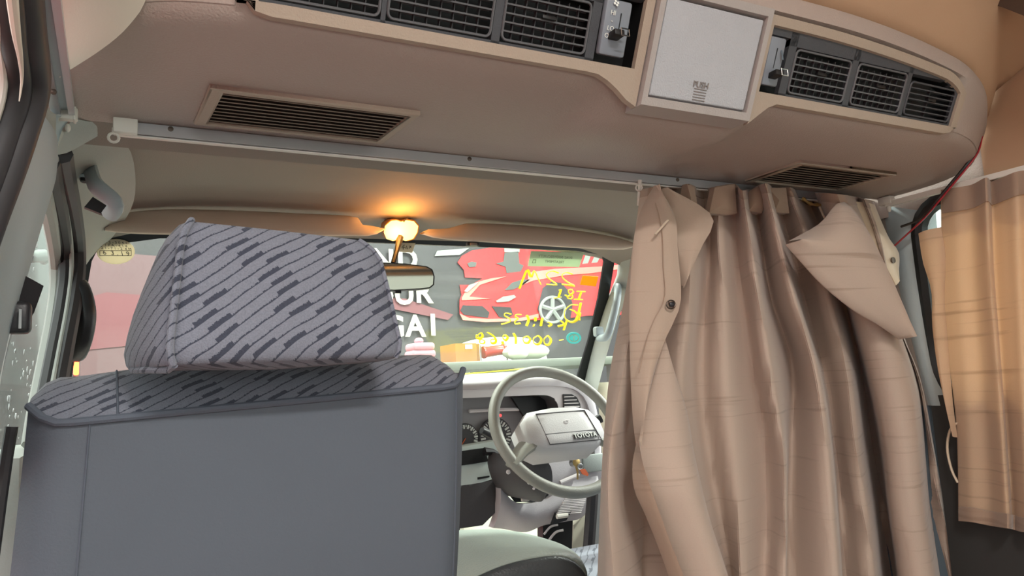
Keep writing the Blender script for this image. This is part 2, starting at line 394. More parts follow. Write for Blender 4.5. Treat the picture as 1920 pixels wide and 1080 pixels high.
# pixel-measured corners on the face
def fx(px, py): return PF(px, py)
bz = MB()
zb_in = lambda x: .368
zt = lambda x: .455-.14*max(0, abs(x-XC)-.15)**2-4*max(0, abs(x-XC)-.47)**2
zt_in = lambda x: zt(x)-.011
zlo_l = lambda x: .357-.028*max(0, min(1, (x-.505)/.06))**1.5 + .02*max(0, (.135-x)/.025)**2
zlo_r = lambda x: .357-.028*max(0, min(1, (.80-x)/.04))**1.5 + .02*max(0, (x-1.17)/.03)**2
LX0, LX1, RX0, RX1 = .128, .560, .764, 1.180     # openings of the two black panels
add_strip(bz, .110, .572, zlo_l, zb_in); add_strip(bz, .110, .572, zt_in, zt)
add_strip(bz, .110, LX0, zb_in, zt_in, n=4); add_strip(bz, LX1, .572, zb_in, zt_in, n=4)
add_strip(bz, .757, 1.196, zlo_r, zb_in); add_strip(bz, .757, 1.196, zt_in, zt)
add_strip(bz, .757, RX0, zb_in, zt_in, n=4); add_strip(bz, RX1, 1.196, zb_in, zt_in, n=6)
bz.build('bezel', 'bezel', oh)
dk = MB(); add_strip(dk, LX0-.004, LX1+.004, lambda x: zb_in(x)-.003, lambda x: zt_in(x)+.003, off=.026, th=.004)
add_strip(dk, RX0-.004, RX1+.004, lambda x: zb_in(x)-.003, lambda x: zt_in(x)+.003, off=.026, th=.004)
dk.build('vent_backing', 'vent_black', oh)
sh = MB()
for (xa, xb) in ((LX0, LX1), (RX0, RX1)):
    for zf in (zb_in, zt_in): sh.grid([[face(lerp(xa, xb, i/20), zf(lerp(xa, xb, i/20)), .0035), face(lerp(xa, xb, i/20), zf(lerp(xa, xb, i/20)), .03)] for i in range(21)], (0, 0, .0006))
    for x in (xa, xb): sh.grid([[face(x, zb_in(x), .0035), face(x, zb_in(x), .03)], [face(x, zt_in(x), .0035), face(x, zt_in(x), .03)]], (.0006, 0, 0))
sh.build('vent_shroud', 'vent_black', oh)
def vent(x0, x1, nslat=6, nfin=7, ztop=.4255, zbot=.375, mt='slat_grey'):
    pn = MB()                                     # rounded louvre frame
    cxm = (x0+x1)/2
    loop = []; r = .006
    for (cxx, czz, a0) in ((x1-r, ztop-r, 0), (x0+r, ztop-r, 90), (x0+r, zbot+r, 180), (x1-r, zbot+r, 270)):
        for k in range(5):
            a = math.radians(a0+k*22.5); loop.append(face(cxx+r*math.cos(a), czz+r*math.sin(a), .001))
    vf = MB().tube(loop, .0016, 6, closed=True).build('vent_frame', mt, oh)
    for k in range(1, nslat):
        z = lerp(zbot, ztop, k/nslat)
        MB().grid([[face(lerp(x0+.001, x1-.001, i/6), z+dz, off) for dz, off in ((-.0008, .001), (.0008, .001), (.0028, .010), (.0018, .010))] for i in range(7)], Vector((0, .0004, 0))).build('slat', mt, vf)
    fn = MB()
    for k in range(1, nfin+1):
        x = lerp(x0, x1, k/(nfin+1)); a = face(x, zbot+.002, .006); b = face(x, ztop-.002, .006)
        fn.prism([a, b, b+Vector((0, .006, 0)), a+Vector((0, .006, 0))], (.0010, 0, 0))
    tag(fn.build('fins', 'fin_grey', vf), kind='stuff')
    MB().rbox(face(cxm, (ztop+zbot)/2+.002, -.001), (.018, .004, .005), .0015, 2).build('vent_tab', 'vent_black', vf)
def panel_piece(x0, x1, z0=None, z1=None):
    m = MB(); add_strip(m, x0, x1, lambda x: z0 or zb_in(x), lambda x: z1 or zt_in(x), off=.000, th=.010, n=6); return m
VB = [(.134, .244), (.253, .368), (.382, .489)]
pp = MB()
def pz(m, x0, x1, a=None, b=None, n=6):
    add_strip(m, x0, x1, (lambda x: a or zb_in(x)), (lambda x: b or zt_in(x)), off=.001, th=.008, n=n)
lp = MB()
for a, b in ((LX0, .132), (.246, .251), (.370, .380), (.491, .503)): pz(lp, a, b)
pz(lp, LX0, .503, None, .3725, n=20); pz(lp, LX0, .503, .428, None, n=20); pz(lp, .503, LX1, .440, None)
lp.build('vent_panel', 'dark_panel', oh)
for a, b in VB: vent(a, b)
rp = MB()
for a, b in ((.803, .817), (.930, .942), (1.053, 1.062), (1.176, RX1)): pz(rp, a, b)
pz(rp, .803, RX1, None, .3725, n=20); pz(rp, .803, RX1, .428, None, n=20); pz(rp, RX0, .803, .436, None)
rp.build('vent_panel', 'dark_panel', oh)
vent(.819, .928); vent(.944, 1.051); vent(1.064, 1.174, 6, 1, .418, .375, 'dark_panel')
# fan and temperature sliders
def slider(x0, x1, kx, kz, sx, lettered):
    pl = MB().rbox(face((x0+x1)/2, .4055, .000), (x1-x0, .010, .062), .003, 2, Matrix.Rotation(.42, 3, 'X')).build('slider_plate', 'slider_plate', oh)
    a = face(sx, .392, -.0058); b = face(sx, .419, -.0058)
    MB().prism([a, b, b+Vector((.0013, 0, 0)), a+Vector((.0013, 0, 0))], (0, .001, 0)).build('slot', 'vent_black', pl)
    kb = MB().rbox(face(kx-.003, kz, -.012), (.014, .016, .0075), .0015, 2).build('slider_knob', 'vent_black', pl)
    R = .0055; c = face(kx+.003, kz, -.0215)
    MB().tube([c+Vector((sx_*R, 0, sz_*R*.75)) for sx_, sz_ in ((-1, -1), (1, -1), (1, 1), (-1, 1))], .0009, 6, closed=True).build('knob_rim', 'chrome', kb)
    up = Vector((0, -.48, 1))
    if lettered:
        for t, z in (('HI', .4175), ('-', .410), ('LO', .402), ('OFF', .3945)):
            text_mb(t, face(x0+.010, z, -.0062), (1, 0, 0), up, .0075, .0006).build('lettering', 'dial_mark', pl, smooth=False)
        fanm = MB(); c = face(x0+.012, .4275, -.0062)
        for k in range(4):
            a = k*math.pi/2+.3; d = Vector((math.cos(a), 0, math.sin(a)))*.0024; fanm.ball(c+d, (.0016, .0004, .0016), 8, 4)
        fanm.build('fan_symbol', 'dial_mark', pl)
    else:
        MB().box(face(x1-.006, .415, -.0062), (.003, .0006, .02)).build('blue_mark', 'blue_panel', pl)
slider(.505, .541, .5235, .3945, .526, True)
slider(.764, .792, .782, .387, .777, False)
# centre compartment with push lid
R26 = Matrix.Rotation(.4475, 3, 'X')
bL, bR, bT, bB = .574, .752, .456, .3295
cp = MB()
def fq(x, z, off): return Vector((x, .70-.48*(z-.36)+off, z))
def cring(m, o, i, off0, off1):
    (a, b, c, d), (e, f, g, h) = o, i
    O = [(a, c), (b, c), (b, d), (a, d)]; I = [(e, g), (f, g), (f, h), (e, h)]
    for k in range(4):
        k2 = (k+1) % 4
        vs = [fq(*O[k], off0), fq(*O[k2], off0), fq(*I[k2], off0), fq(*I[k], off0)]
        vs += [fq(*O[k], off1), fq(*O[k2], off1), fq(*I[k2], off1), fq(*I[k], off1)]
        m.add(vs, [(0, 1, 2, 3), (7, 6, 5, 4), (0, 4, 5, 1), (3, 2, 6, 7), (1, 5, 6, 2), (0, 3, 7, 4)])
cring(cp, (bL, bR, bB, bT), (bL+.008, bR-.008, bB+.009, bT-.009), -.012, .02)
bx = cp.build('compartment_frame', 'box_frame', oh, smooth=False)
MB().prism([fq(bL+.01, bB+.01, .012), fq(bR-.01, bB+.01, .012), fq(bR-.01, bT-.004, .012), fq(bL+.01, bT-.004, .012)], (0, .003, 0)).build('recess', 'vent_black', bx, smooth=False)
lid = MB(); e = .0034
lo_ = [fq(bL+.008+e, bB+.009+e, -.009), fq(bR-.008-e, bB+.009+e, -.009), fq(bR-.008-e, bT-.009-e, -.009), fq(bL+.008+e, bT-.009-e, -.009)]
lid.prism(lo_, (0, .015, 0)); ld = lid.build('lid', 'box_lid', bx, smooth=False)
bv = ld.modifiers.new('edge', 'BEVEL'); bv.width = .0015; bv.segments = 2; bv.limit_method = 'ANGLE'
up = Vector((0, -.48, 1))
text_mb('PUSH', fq(.661, .361, -.0095), (1, 0, 0), up, .0105, .0014, bold=.01).build('lettering', 'push_print', ld, smooth=False)
for k in range(5):
    z = .3565-.0030*k
    MB().tube([fq(.652, z, -.0092), fq(.672, z, -.0092)], .0007, 6).build('grip_ridge', 'push_print', ld)
# two slatted grilles on the underside
def grille(x0, x1, y0, y1, z, gname):
    g = MB()
    sk = .0
    fr = .011
    def ring(z0, z1):
        O = [(x0, y0), (x1, y0), (x1-.008, y1), (x0-.004, y1)]; I = [(x0+fr*1.4, y0+fr*.8), (x1-fr, y0+fr*.8), (x1-.008-fr, y1-fr*.6), (x0-.004+fr*1.4, y1-fr*.6)]
        for k in range(4):
            k2 = (k+1) % 4
            vs = [Vector((*O[k], z0)), Vector((*O[k2], z0)), Vector((*I[k2], z0)), Vector((*I[k], z0)), Vector((*O[k], z1)), Vector((*O[k2], z1)), Vector((*I[k2], z1)), Vector((*I[k], z1))]
            g.add(vs, [(0, 1, 2, 3), (7, 6, 5, 4), (0, 4, 5, 1), (3, 2, 6, 7), (1, 5, 6, 2), (0, 3, 7, 4)])
    ring(z-.0042, z+.004)
    go = g.build('grille_frame', 'bezel', oh)
    b = go.modifiers.new('edge', 'BEVEL'); b.width = .002; b.segments = 2; b.limit_method = 'ANGLE'
    MB().box(((x0+x1)/2, (y0+y1)/2, z+.0005), (x1-x0-.012, y1-y0-.008, .002)).build('grille_backing', 'groove', go, smooth=False)
    ns = 9
    ya, yb = y0+fr*.8+.002, y1-fr*.6-.002
    for k in range(ns):
        y = lerp(ya, yb, (k+.5)/ns); w = (yb-ya)/ns
        xa, xb = x0+fr*1.4-.003, x1-fr-.007*(k/ns)+.002
        MB().add([Vector((xa, y-w*.36, z-.0036)), Vector((xb, y-w*.36, z-.0036)), Vector((xb, y+w*.12, z-.0020)), Vector((xa, y+w*.12, z-.0020)),
                  Vector((xa, y-w*.36, z-.0026)), Vector((xb, y-w*.36, z-.0026)), Vector((xb, y+w*.12, z-.0008)), Vector((xa, y+w*.12, z-.0008))],
                 [(0, 1, 2, 3), (7, 6, 5, 4), (0, 4, 5, 1), (3, 2, 6, 7), (1, 5, 6, 2), (0, 3, 7, 4)]).build('slat', 'grille_slat', go, smooth=False)
grille(.102, .341, .832, .950, .336, 'l')
grille(.996, 1.238, .832, .950, .336, 'r')

# ---- cream roof liner behind the unit, high roof
def liner_edge(x):                               # along the top of the housing
    q = face(x, zedge(x)-.012, .004); return q+Vector((0, -.003, .012))
rows = []
for i in range(61):
    x = lerp(XL+.0, XR+.0, i/60); e0 = liner_edge(x); d = abs(x-XC)
    row = [e0+Vector((0, .03, .012)), e0+Vector((0, .008, .004)), e0+Vector((0, -.012, .020)), e0+Vector((0, -.03, .06))]
    zt_ = .86-.25*max(0, (d-.45)/.28)**2
    for k in range(1, 8):
        t = k/7; row.append(Vector((x, lerp(e0.y-.03, .25, t), lerp(e0.z+.06, zt_, t**.6))))
    row.append(Vector((x, -.6, zt_+.02))); row.append(Vector((x, -1.5, zt_+.02)))
    rows.append(row)
tag(MB().grid(rows, Vector((0, .0, .03))).build('ceiling', 'cream', angle=60), 'cream vinyl high-roof liner above the cooler', kind='structure')
def PH(px, py, off=0.0):                         # pixel ray on the housing's leaning face
    r = ray(px, py); a, b = .3, 2.0
    for _ in range(50):
        m = (a+b)/2; p = r*m
        if p.y < ylip(p.x)-.48*(p.z-.36)+off: a = m
        else: b = m
    return r*a

# ---- dark brown panel edge under the roof on the right
def ppanel(a, b): r = ray(a, b); return r*(1.22/r.x)
tag(MB().prism([ppanel(1822, -4), ppanel(1880, 14), ppanel(1926, 32), ppanel(2060, 80), ppanel(2060, -120), ppanel(1760, -120)], (.05, .0, .02)).build('roof_dark_panel', 'panel_brown', smooth=False), 'dark brown panel edge under the roof beside the cream liner', 'shelf')
# ---- strip lamp added out of view on the roof to brighten the cabin
cl = empty('cabin_fill_lamp', (.26, -.40, .84), 'added slim white fill lamp, out of view on the roof liner over the rear cabin', 'lamp')
MB().rbox((.26, -.40, .855), (.60, .14, .03), .01, 3).build('lamp_body', 'white_plastic', cl)
cld = bpy.data.lights.new('cabin_fill_area', 'AREA'); cld.shape = 'RECTANGLE'; cld.size = .54; cld.size_y = .10; cld.energy = 12.0; cld.color = (1.0, .96, .92)
clo = bpy.data.objects.new('tube', cld); COL.objects.link(clo); place(clo, (.26, -.40, .835), cl)

# ---- headliner ahead of the unit, down to the windscreen header
rows = []
for i in range(25):
    x = lerp(XL-.0, XR+.0, i/24); d = abs(x-.66)/.73; row = []
    for y, z in ((1.075, .372), (1.10, .41), (1.2, .445), (1.35, .455), (1.5, .45), (1.62, .437), (1.72, .418), (1.80, .400), (1.86, .385)):
        row.append(Vector((x, y-.03*d*d, z-.05*d**6)))
    rows.append(row)
tag(MB().grid(rows, Vector((0, 0, .02))).build('trim_1', 'headliner', angle=60), 'grey felt headliner above the windscreen', kind='structure')

# ---- right wall: pillar, window, upper cream skirt, lower panel
wr = empty('wall_right', (XR, .2, FLOOR), kind='structure'); wr['label'] = 'right side wall of the van with grey pillar and blue lower panel'
MB().box((XR+.03, -.37, .56), (.05, 2.30, .50)).build('cream_skirt', 'cream', wr)
MB().box((XR+.04, -.30, .335), (.04, 2.4, .06)).build('window_header', 'dark_wall', wr)
MB().box((XR+.035, 1.05, .40), (.05, .62, .20)).build('roof_side', 'housing', wr)
A = [PX(1725, 395, XR+.01), PX(1735, 500, XR+.01), PX(1752, 620, XR+.01), PX(1790, 760, XR+.01)]
B = [PX(1655, 385, XR+.02), PX(1670, 470, XR+.01), PX(1700, 600, XR), PX(1740, 760, XR)]
patch(A, B, 8, 14, (-.012, 0, 0), (.05, 0, 0)).build('pillar', 'pillar_grey', wr)
A = [PX(1655, 385, XR+.02), PX(1670, 470, XR+.01), PX(1700, 600, XR), PX(1740, 760, XR)]
B = [Vector((XR, 1.25, p.z)) for p in A]
patch(A, B, 6, 10, (0, 0, 0), (.05, 0, 0)).build('pillar_back', 'headliner', wr)
MB().box((XR+.03, 1.10, -.59), (.05, .32, 1.06)).build('lower_panel', 'blue_panel', wr)
MB().box((XR+.02, -.28, -.59), (.05, 2.42, 1.06)).build('lower_panel', 'dark_wall', wr)
MB().box((XR+.03, 1.62, -.66), (.05, .74, .92)).build('door_panel', 'dash_grey', wr)
MB().box((XR+.04, 1.55, .415), (.05, .40, .12)).build('door_header', 'headliner', wr)
w2 = empty('window_2', (XR+.02, .3, -.06), kind='structure'); w2['label'] = 'right side window behind the curtain with thick black rubber seal'
lp = []
for (y, z, a0) in ((.86, .25, 0), (-.9, .25, 90), (-.9, .0, 180), (.86, .0, 270)):
    for k in range(6):
        a = math.radians(a0+18*k); lp.append(Vector((XR+.012, y+.06*math.cos(a), z+.06*math.sin(a))))
MB().tube(lp, .016, 8, closed=True).build('window_seal', 'black_frit', w2)
MB().box((XR+.016, -.02, .125), (.004, 1.86, .36)).build('pane', 'side_glass', w2, smooth=False)
MB().box((XR+.05, -1.22, .12), (.05, .5, .50)).build('rear_quarter', 'pillar_grey', wr)

# ---- rear end of the van behind the camera: tailgate with its window
wb_ = empty('wall_rear', (.67, -1.52, FLOOR), kind='structure'); wb_['label'] = 'rear tailgate of the van with a wide window'
MB().box((.67, -1.53, -.62), (1.60, .04, 1.0)).build('tailgate_panel', 'pillar_grey', wb_, smooth=False)
MB().box((.67, -1.53, .66), (1.60, .04, .46)).build('tailgate_header', 'cream', wb_, smooth=False)
MB().box((.67, -1.53, .155), (1.60, .006, .55)).build('pane', 'side_glass', wb_, smooth=False)
# ---- left wall: B-pillar, door header, sliding-door seal, front door
wl = empty('wall_left', (XL, .9, FLOOR), kind='structure'); wl['label'] = 'left side wall of the van with grey door pillar'
A = [PY(108, 282, 1.02), PY(106, 330, 1.02), PY(86, 400, 1.02), PY(62, 480, 1.0), PY(40, 560, .99), PY(14, 660, .98), PY(-8, 760, .97), PY(-30, 900, .96)]
B = [PY(72, 205, .80), PY(60, 245, .78), PY(45, 290, .77), PY(22, 360, .76), PY(2, 420, .76), PY(-30, 520, .76), PY(-55, 640, .76), PY(-80, 800, .76)]
patch(A, B, 10, 22, (.006, 0, 0), (-.03, 0, 0)).build('pillar', 'pillar_grey', wl)
p0 = PY(108, 282, 1.02); 
A = [PY(135, 222, .97), PY(170, 228, .99), PY(208, 232, 1.0)]
B = [PY(104, 285, 1.02), PY(130, 280, 1.04), PY(208, 236, 1.03)]
patch(A, B, 5, 8, (0, 0, 0), (0, .01, .0)).build('corner_gusset', 'pillar_trim', wl)
A = [PY(82, 190, .84), PY(92, 205, .88), PY(105, 215, .93)]
B = [PY(72, 212, .84), PY(88, 262, .95), PY(104, 285, 1.02)]
patch(A, B, 5, 6, (0, 0, 0), (-.01, .0, .0)).build('corner_cover', 'pillar_trim', wl)
A = [PY(135, 222, .97), PY(118, 240, .99), PY(104, 285, 1.02)]
B = [PY(105, 215, .93), PY(96, 240, .96), PY(104, 285, 1.02)+Vector((-.001, 0, 0))]
patch(A, B, 4, 6, (0, 0, 0), (-.01, .0, .0)).build('corner_cover', 'pillar_grey', wl)
# side trim running forward to the windscreen post
A = [PY(104, 280, 1.03), PY(122, 330, 1.22), PY(143, 400, 1.50), PY(152, 470, 1.62), PY(148, 540, 1.60), PY(128, 640, 1.5), PY(104, 730, 1.4)]
B = [PY(215, 240, 1.05), PY(250, 300, 1.28), PY(250, 380, 1.55), PY(215, 440, 1.78), PY(160, 500, 1.93), PY(134, 610, 1.98), PY(116, 730, 2.05)]
patch(A, B, 10, 20, (-.004, 0, .004), (-.02, .0, .01)).build('front_post', 'side_trim', wl)
seal_px = [(36, -80), (44, -10), (52, 60), (60, 110), (63, 150), (58, 190), (44, 235), (26, 290), (4, 350), (-26, 430), (-70, 560)]
sy = [.50, .54, .58, .62, .645, .655, .66, .66, .66, .66, .66]
pts = resample([PY(a, b, y) for (a, b), y in zip(seal_px, sy)], 40)
MB().tube(pts, .0115, 10).build('sliding_door_seal', 'rubber', wl)
pts = resample([PY(a-32, b, y-.01) for (a, b), y in zip(seal_px, sy)], 40)
MB().tube(pts, .0105, 10).build('sliding_door_seal', 'rubber', wl)
pts = resample([PY(a-56, b, y-.02) for (a, b), y in zip(seal_px, sy)], 40)
MB().tube(pts, .0028, 8).build('seal_edge', 'white_plastic', wl)
pts = resample([PY(a-22, b, y-.035) for (a, b), y in list(zip(seal_px, sy))[:6]], 24)
MB().tube(pts, [.0035*(1-.9*abs(i/23-.0)**2) for i in range(24)], 8).build('seal_edge', 'cream_left_lit', wl)
# front door: seals, frame, glass
d1 = empty('door_1', (XL-.03, 1.3, -.6), kind='structure'); d1['label'] = 'left front door with black rubber seals and rain-spotted window'
def pxtube(px, ys, r, name, m, par, n=40): return MB().tube(resample([PY(a, b, y) for (a, b), y in zip(px, ys)], n), r, 8).build(name, m, par)
sp = [(116, 288), (124, 330), (137, 390), (146, 450), (147, 505), (139, 570), (124, 650), (108, 735), (98, 800)]; syy = [1.06, 1.2, 1.42, 1.6, 1.62, 1.55, 1.46, 1.38, 1.34]
pxtube(sp, syy, .0125, 'door_seal', 'rubber', d1)
pxtube([(a-24, b+14) for a, b in sp], [y-.0 for y in syy], .0125, 'door_seal', 'rubber', d1)
pxtube([(a-13, b+6) for a, b in sp], [y-.02 for y in syy], .0038, 'seal_edge', 'pillar_trim', d1)
pxtube([(a-42, b+34) for a, b in sp], [y+.02 for y in syy], .0115, 'window_frame', 'pillar_trim', d1)
pxtube([(a-33, b+26) for a, b in sp], [y+.0 for y in syy], .005, 'window_gasket', 'black_frit', d1)
gp = [PX(a, b, -.105) for a, b in ((98, 380), (112, 450), (112, 560), (96, 700), (70, 900))]
A = gp; B = [Vector((-.105, .85, p.z)) for p in gp]
patch(A, B, 6, 14, (-.01, 0, 0), (-.004, 0, 0)).build('pane', 'side_glass', d1)
dr = MB(); 
for k in range(150):                              # rain drops on the outside of the pane
    px = random.uniform(12, 100); py = random.uniform(440, 900)
    p = PX(px, py, -.112); r = random.uniform(.0015, .0045)
    if .9 < p.y < 1.9: dr.ball(p, (r*.4, r, r*random.uniform(.8, 1.6)), 6, 4)
tag(dr.build('rain_drops', 'silver', d1), kind='stuff')
MB().box((-.105, 1.35, -.48), (.05, .50, .86)).build('door_panel', 'pillar_trim', d1)
MB().box((-.105, .40, -1.0), (.06, 2.0, .24)).build('sill', 'pillar_grey', wl)
MB().box((-.10, -.2, .45), (.06, 2.4, .14)).build('door_header', 'cream_left_lit', wl)
MB().box((-.085, -1.15, -.35), (.05, .6, 1.5)).build('rear_quarter', 'pillar_grey', wl)
# cream liner panel at the left of the unit, left-side light put into its colour
bpx = [(112, 146), (130, 132), (180, 100), (222, 68), (250, 38), (268, 12), (282, -30), (290, -90)]
A = [PH(a, b, -.004) for a, b in bpx]
B = [p+Vector((-.02-.35*max(0, p.x+.02), -.22, .02)) for p in A]
B = [Vector((min(b.x, XL+.012+.2*i/7), b.y-.25*i/7, b.z)) for i, b in enumerate(B)]
patch(A, B, 8, 20, (0, 0, .02), (0, 0, .012)).build('liner_panel', 'cream_left_lit', wl)

# ---- windscreen
w1 = empty('window_1', (.66, 2.1, -.1), kind='structure'); w1['label'] = 'windscreen with black edge band, stickers and yellow marker writing'
W0 = [(186, 462), (300, 447), (500, 447), (760, 457), (980, 466), (1080, 470), (1128, 478), (1133, 492), (1122, 560), (1103, 640), (1085, 700), (1060, 790)]
W0 = W0+[(700, 800), (300, 800), (118, 800), (130, 735), (146, 640), (162, 550), (172, 490)]
def offs(pts, d):
    out = []; n = len(pts); c = (660, 600)
    for i, p in enumerate(pts):
        a = pts[i-1]; b = pts[(i+1) % n]; tx, ty = b[0]-a[0], b[1]-a[1]; l = math.hypot(tx, ty); nx, ny = ty/l, -tx/l
        out.append((p[0]+nx*d, p[1]+ny*d))
    return out
W1 = offs(W0, 19)
gi = [PW(*p) for p in W0]; go_ = [PW(*p) for p in W1]; n = len(gi)
m = MB(); m.add(gi+go_+[p+Vector((0, .006, .004)) for p in gi+go_], [(i, (i+1) % n, n+(i+1) % n, n+i) for i in range(n)]+[(2*n+i, 3*n+i, 3*n+(i+1) % n, 2*n+(i+1) % n) for i in range(n)]+[(i, 2*n+i, 2*n+(i+1) % n, (i+1) % n) for i in range(n)])
m.build('edge_band', 'black_frit', w1)
MB().prism([PW(*p, .004) for p in W1], (0, .004, .003)).build('glass', 'windscreen_glass', w1, smooth=False)
# posts and cowl round the glass so no gap shows
A = [PW(1150, 455, -.02), PW(1165, 500, -.02), PW(1140, 570, -.02), PW(1118, 640, -.02), PW(1098, 720, -.02)]
B = [PY(1215, 430, 1.74), PY(1205, 500, 1.76), PY(1170, 570, 1.84), PY(1142, 650, 1.93), PY(1118, 740, 2.0)]
wrp = patch(A, B, 8, 14, (0, -.012, 0), (.01, .03, 0)).build('windscreen_post', 'pillar_trim', wr)
m = MB(); hb = [PW(px, 429+.027*px, -.005) for px in range(140, 1200, 60)]
m.grid([[p, p+Vector((0, -.07, .045))] for p in hb], (0, .01, .02)); m.build('header', 'headliner', w1)
# ---- marker writing (on the outside, so it reads mirrored from here)
def stroke(m, pts, r=.0042):
    m.tube(resample([PW(a, b, .010) for a, b in pts], max(6, len(pts)*4)), r, 6, flat=.35)
wm = MB()
S = [[(974, 541), (986, 510), (990, 507), (996, 520), (1002, 508), (1008, 520), (1014, 533)],
     [(1047, 512), (1036, 508), (1026, 512), (1025, 518), (1034, 526), (1044, 534), (1025, 533)],
     [(1073, 514), (1062, 511), (1054, 515), (1056, 522), (1066, 530), (1077, 536), (1054, 533)],
     [(1052, 543), (1047, 558)], [(1039, 559), (1052, 557)], [(1048, 544), (1052, 543)],
     [(1073, 543), (1066, 544), (1067, 550), (1074, 555), (1071, 560), (1064, 558), (1075, 548), (1071, 543), (1067, 544)], [(1060, 553), (1066, 557)],
     [(1082, 546), (1097, 547)], [(1090, 547), (1085, 561)], [(1077, 561), (1092, 562)],
     [(1083, 572), (1070, 572), (1059, 583), (1060, 597), (1072, 604), (1084, 598), (1088, 586)], [(1089, 568), (1084, 590), (1078, 603)], [(1069, 580), (1078, 584), (1085, 592), (1086, 600)],
     [(958, 589), (948, 587), (946, 592), (955, 597), (956, 603), (940, 608)],
     [(977, 590), (968, 590), (966, 594), (972, 597), (966, 602), (966, 607), (976, 606)],
     [(988, 591), (991, 600), (987, 611)], [(1004, 595), (1004, 602)], [(1002, 608), (1000, 612)], [(1017, 596), (1014, 611)],
     [(1028, 604), (1034, 608), (1028, 612)], [(1063, 600), (1057, 619)], [(1051, 601), (1058, 608), (1046, 612)],
     [(896, 628), (902, 624), (905, 630), (900, 635), (893, 633), (894, 628), (902, 636), (909, 639), (907, 644), (900, 643), (900, 637)],
     [(914, 623), (924, 629), (930, 637), (928, 643), (921, 643), (921, 637), (928, 636)],
     [(948, 628), (952, 633), (948, 638), (943, 634), (944, 629), (948, 628)], [(942, 640), (943, 645)],
     [(963, 625), (967, 634), (967, 645)],
     [(989, 630), (994, 636), (990, 643), (983, 642), (981, 634), (989, 630)],
     [(1009, 629), (1015, 636), (1011, 645), (1002, 644), (1000, 635), (1009, 629)],
     [(1027, 629), (1033, 637), (1029, 646), (1022, 645), (1020, 636), (1027, 629)],
     [(1049, 638), (1056, 637)]]
for st in S: stroke(wm, st)
wm.build('marker_writing', 'marker_yellow', w1)
UPW = (PW(700, 500)-PW(705, 600)).normalized(); RTW = (PW(800, 560)-PW(700, 557)).normalized()
def sticker(name, px, material, label, off=-.004):
    o = MB().prism([PW(*p, off) for p in px], (0, .0015, .001)).build(name, material, smooth=False); tag(o, label, 'sticker'); return o
def oval(cx, cy, rx, ry, n=28, rot=0): return [(cx+rx*math.cos(2*math.pi*k/n)*math.cos(rot)-ry*math.sin(2*math.pi*k/n)*math.sin(rot), cy+rx*math.cos(2*math.pi*k/n)*math.sin(rot)+ry*math.sin(2*math.pi*k/n)*math.cos(rot)) for k in range(n)]
s1 = sticker('inspection_sticker', oval(217, 472, 36, 23.5), 'sticker_cream', 'round cream inspection sticker dated 6 3 19 in the windscreen corner')
for t, (a, b), sz in (('1 2 - 3 0 4 1', (218, 455), .0085), ('1 1 P A - 4 1 4', (214, 460.5), .0085), ('1 2 1 - 7 1 - 2  4 M', (215, 466), .0085), ('6  3 . 1 9', (218, 475), .0145)):
    text_mb(t, PW(a, b, -.007), RTW, UPW, sz, .0008).build('lettering', 'ink', s1, smooth=False)
for (a, b) in (((187, 470), (246, 470)), ((187, 479.5), (246, 479.5)), ((187, 470), (187, 479.5)), ((246, 470), (246, 479.5))):
    MB().tube([PW(*a, -.0065), PW(*b, -.0065)], .0006, 5).build('printed_line', 'ink', s1)
s2 = sticker('security_sticker', [(996, 471), (1095, 474), (1086, 501), (990, 499)], 'sticker_green', 'pale green rectangular sticker with two lines of faded print')
for t, (a, b), sz in (('SVAC BODYSECURITY', (1042, 482), .0115), ('TREATMENT', (1040, 491), .0115)):
    text_mb(t, PW(a, b, -.007), RTW, UPW, sz, .0008, mirror=True).build('lettering', 'ink_soft', s2, smooth=False)
MB().tube([PW(1000, 487, -.0065), PW(1005, 487, -.0065), PW(1004, 493, -.0065), PW(998, 493, -.0065)], .0009, 5, closed=True).build('printed_mark', 'ink_soft', s2)
sticker('orange_sticker', [(1093, 517), (1122, 519), (1117, 537), (1088, 534)], 'sticker_orange', 'plain bright orange rectangular sticker on the windscreen')
s4 = sticker('round_sticker', oval(1076, 634, 14, 11), 'sticker_teal', 'small round teal sticker with a white emblem low on the windscreen')
MB().tube([PW(*p, -.006) for p in oval(1076, 634, 9, 6.5, 20)], .0012, 5, closed=True).build('emblem', 'sticker_cream', s4)
MB().tube([PW(1076, 629, -.006), PW(1076, 639, -.006)], .0012, 5).build('emblem', 'sticker_cream', s4)
s5 = sticker('note_sticker', [(750, 455), (779, 456), (773, 474), (746, 472)], 'sticker_cream', 'small square cream note stuck behind the mirror stem')
for pts in ([(754, 463), (758, 459), (756, 468)], [(753, 465), (761, 464)], [(762, 461), (764, 467), (760, 466)], [(768, 461), (771, 465)], [(771, 461), (767, 466)]):
    MB().tube([PW(*p, -.006) for p in pts], .0009, 5).build('scribble', 'ink', s5)

# ================================================================== THINGS UP FRONT
# curtain rail across the van
cr = empty('curtain_rail', (.66, .975, .32), 'white aluminium curtain rail running across under the cooler housing', 'curtain rail')
ra, rb = Vector((.018, .976, .328)), Vector((1.285, .976, .328))
MB().box((ra+rb)/2, (rb.x-ra.x, .010, .0135)).build('track', 'aluminium', cr, smooth=False)
MB().box((ra+rb)/2+Vector((0, .002, -.0085)), (rb.x-ra.x-.002, .006, .002)).build('track_lip', 'white_plastic', cr, smooth=False)
MB().rbox(ra+Vector((.008, -.004, .002)), (.026, .018, .022), .002, 2).build('end_cap', 'white_plastic', cr)
for px in (320, 880, 1270):
    p = PY(px, 237+(px-320)*.1005, .971); MB().lathe([(.0001, -.002), (.0032, -.0015), (.0036, .002)], Vector((p.x, .9715, .331)), (0, 1, 0), 10).build('screw', 'screw', cr)
c = PY(213, 258, .972)
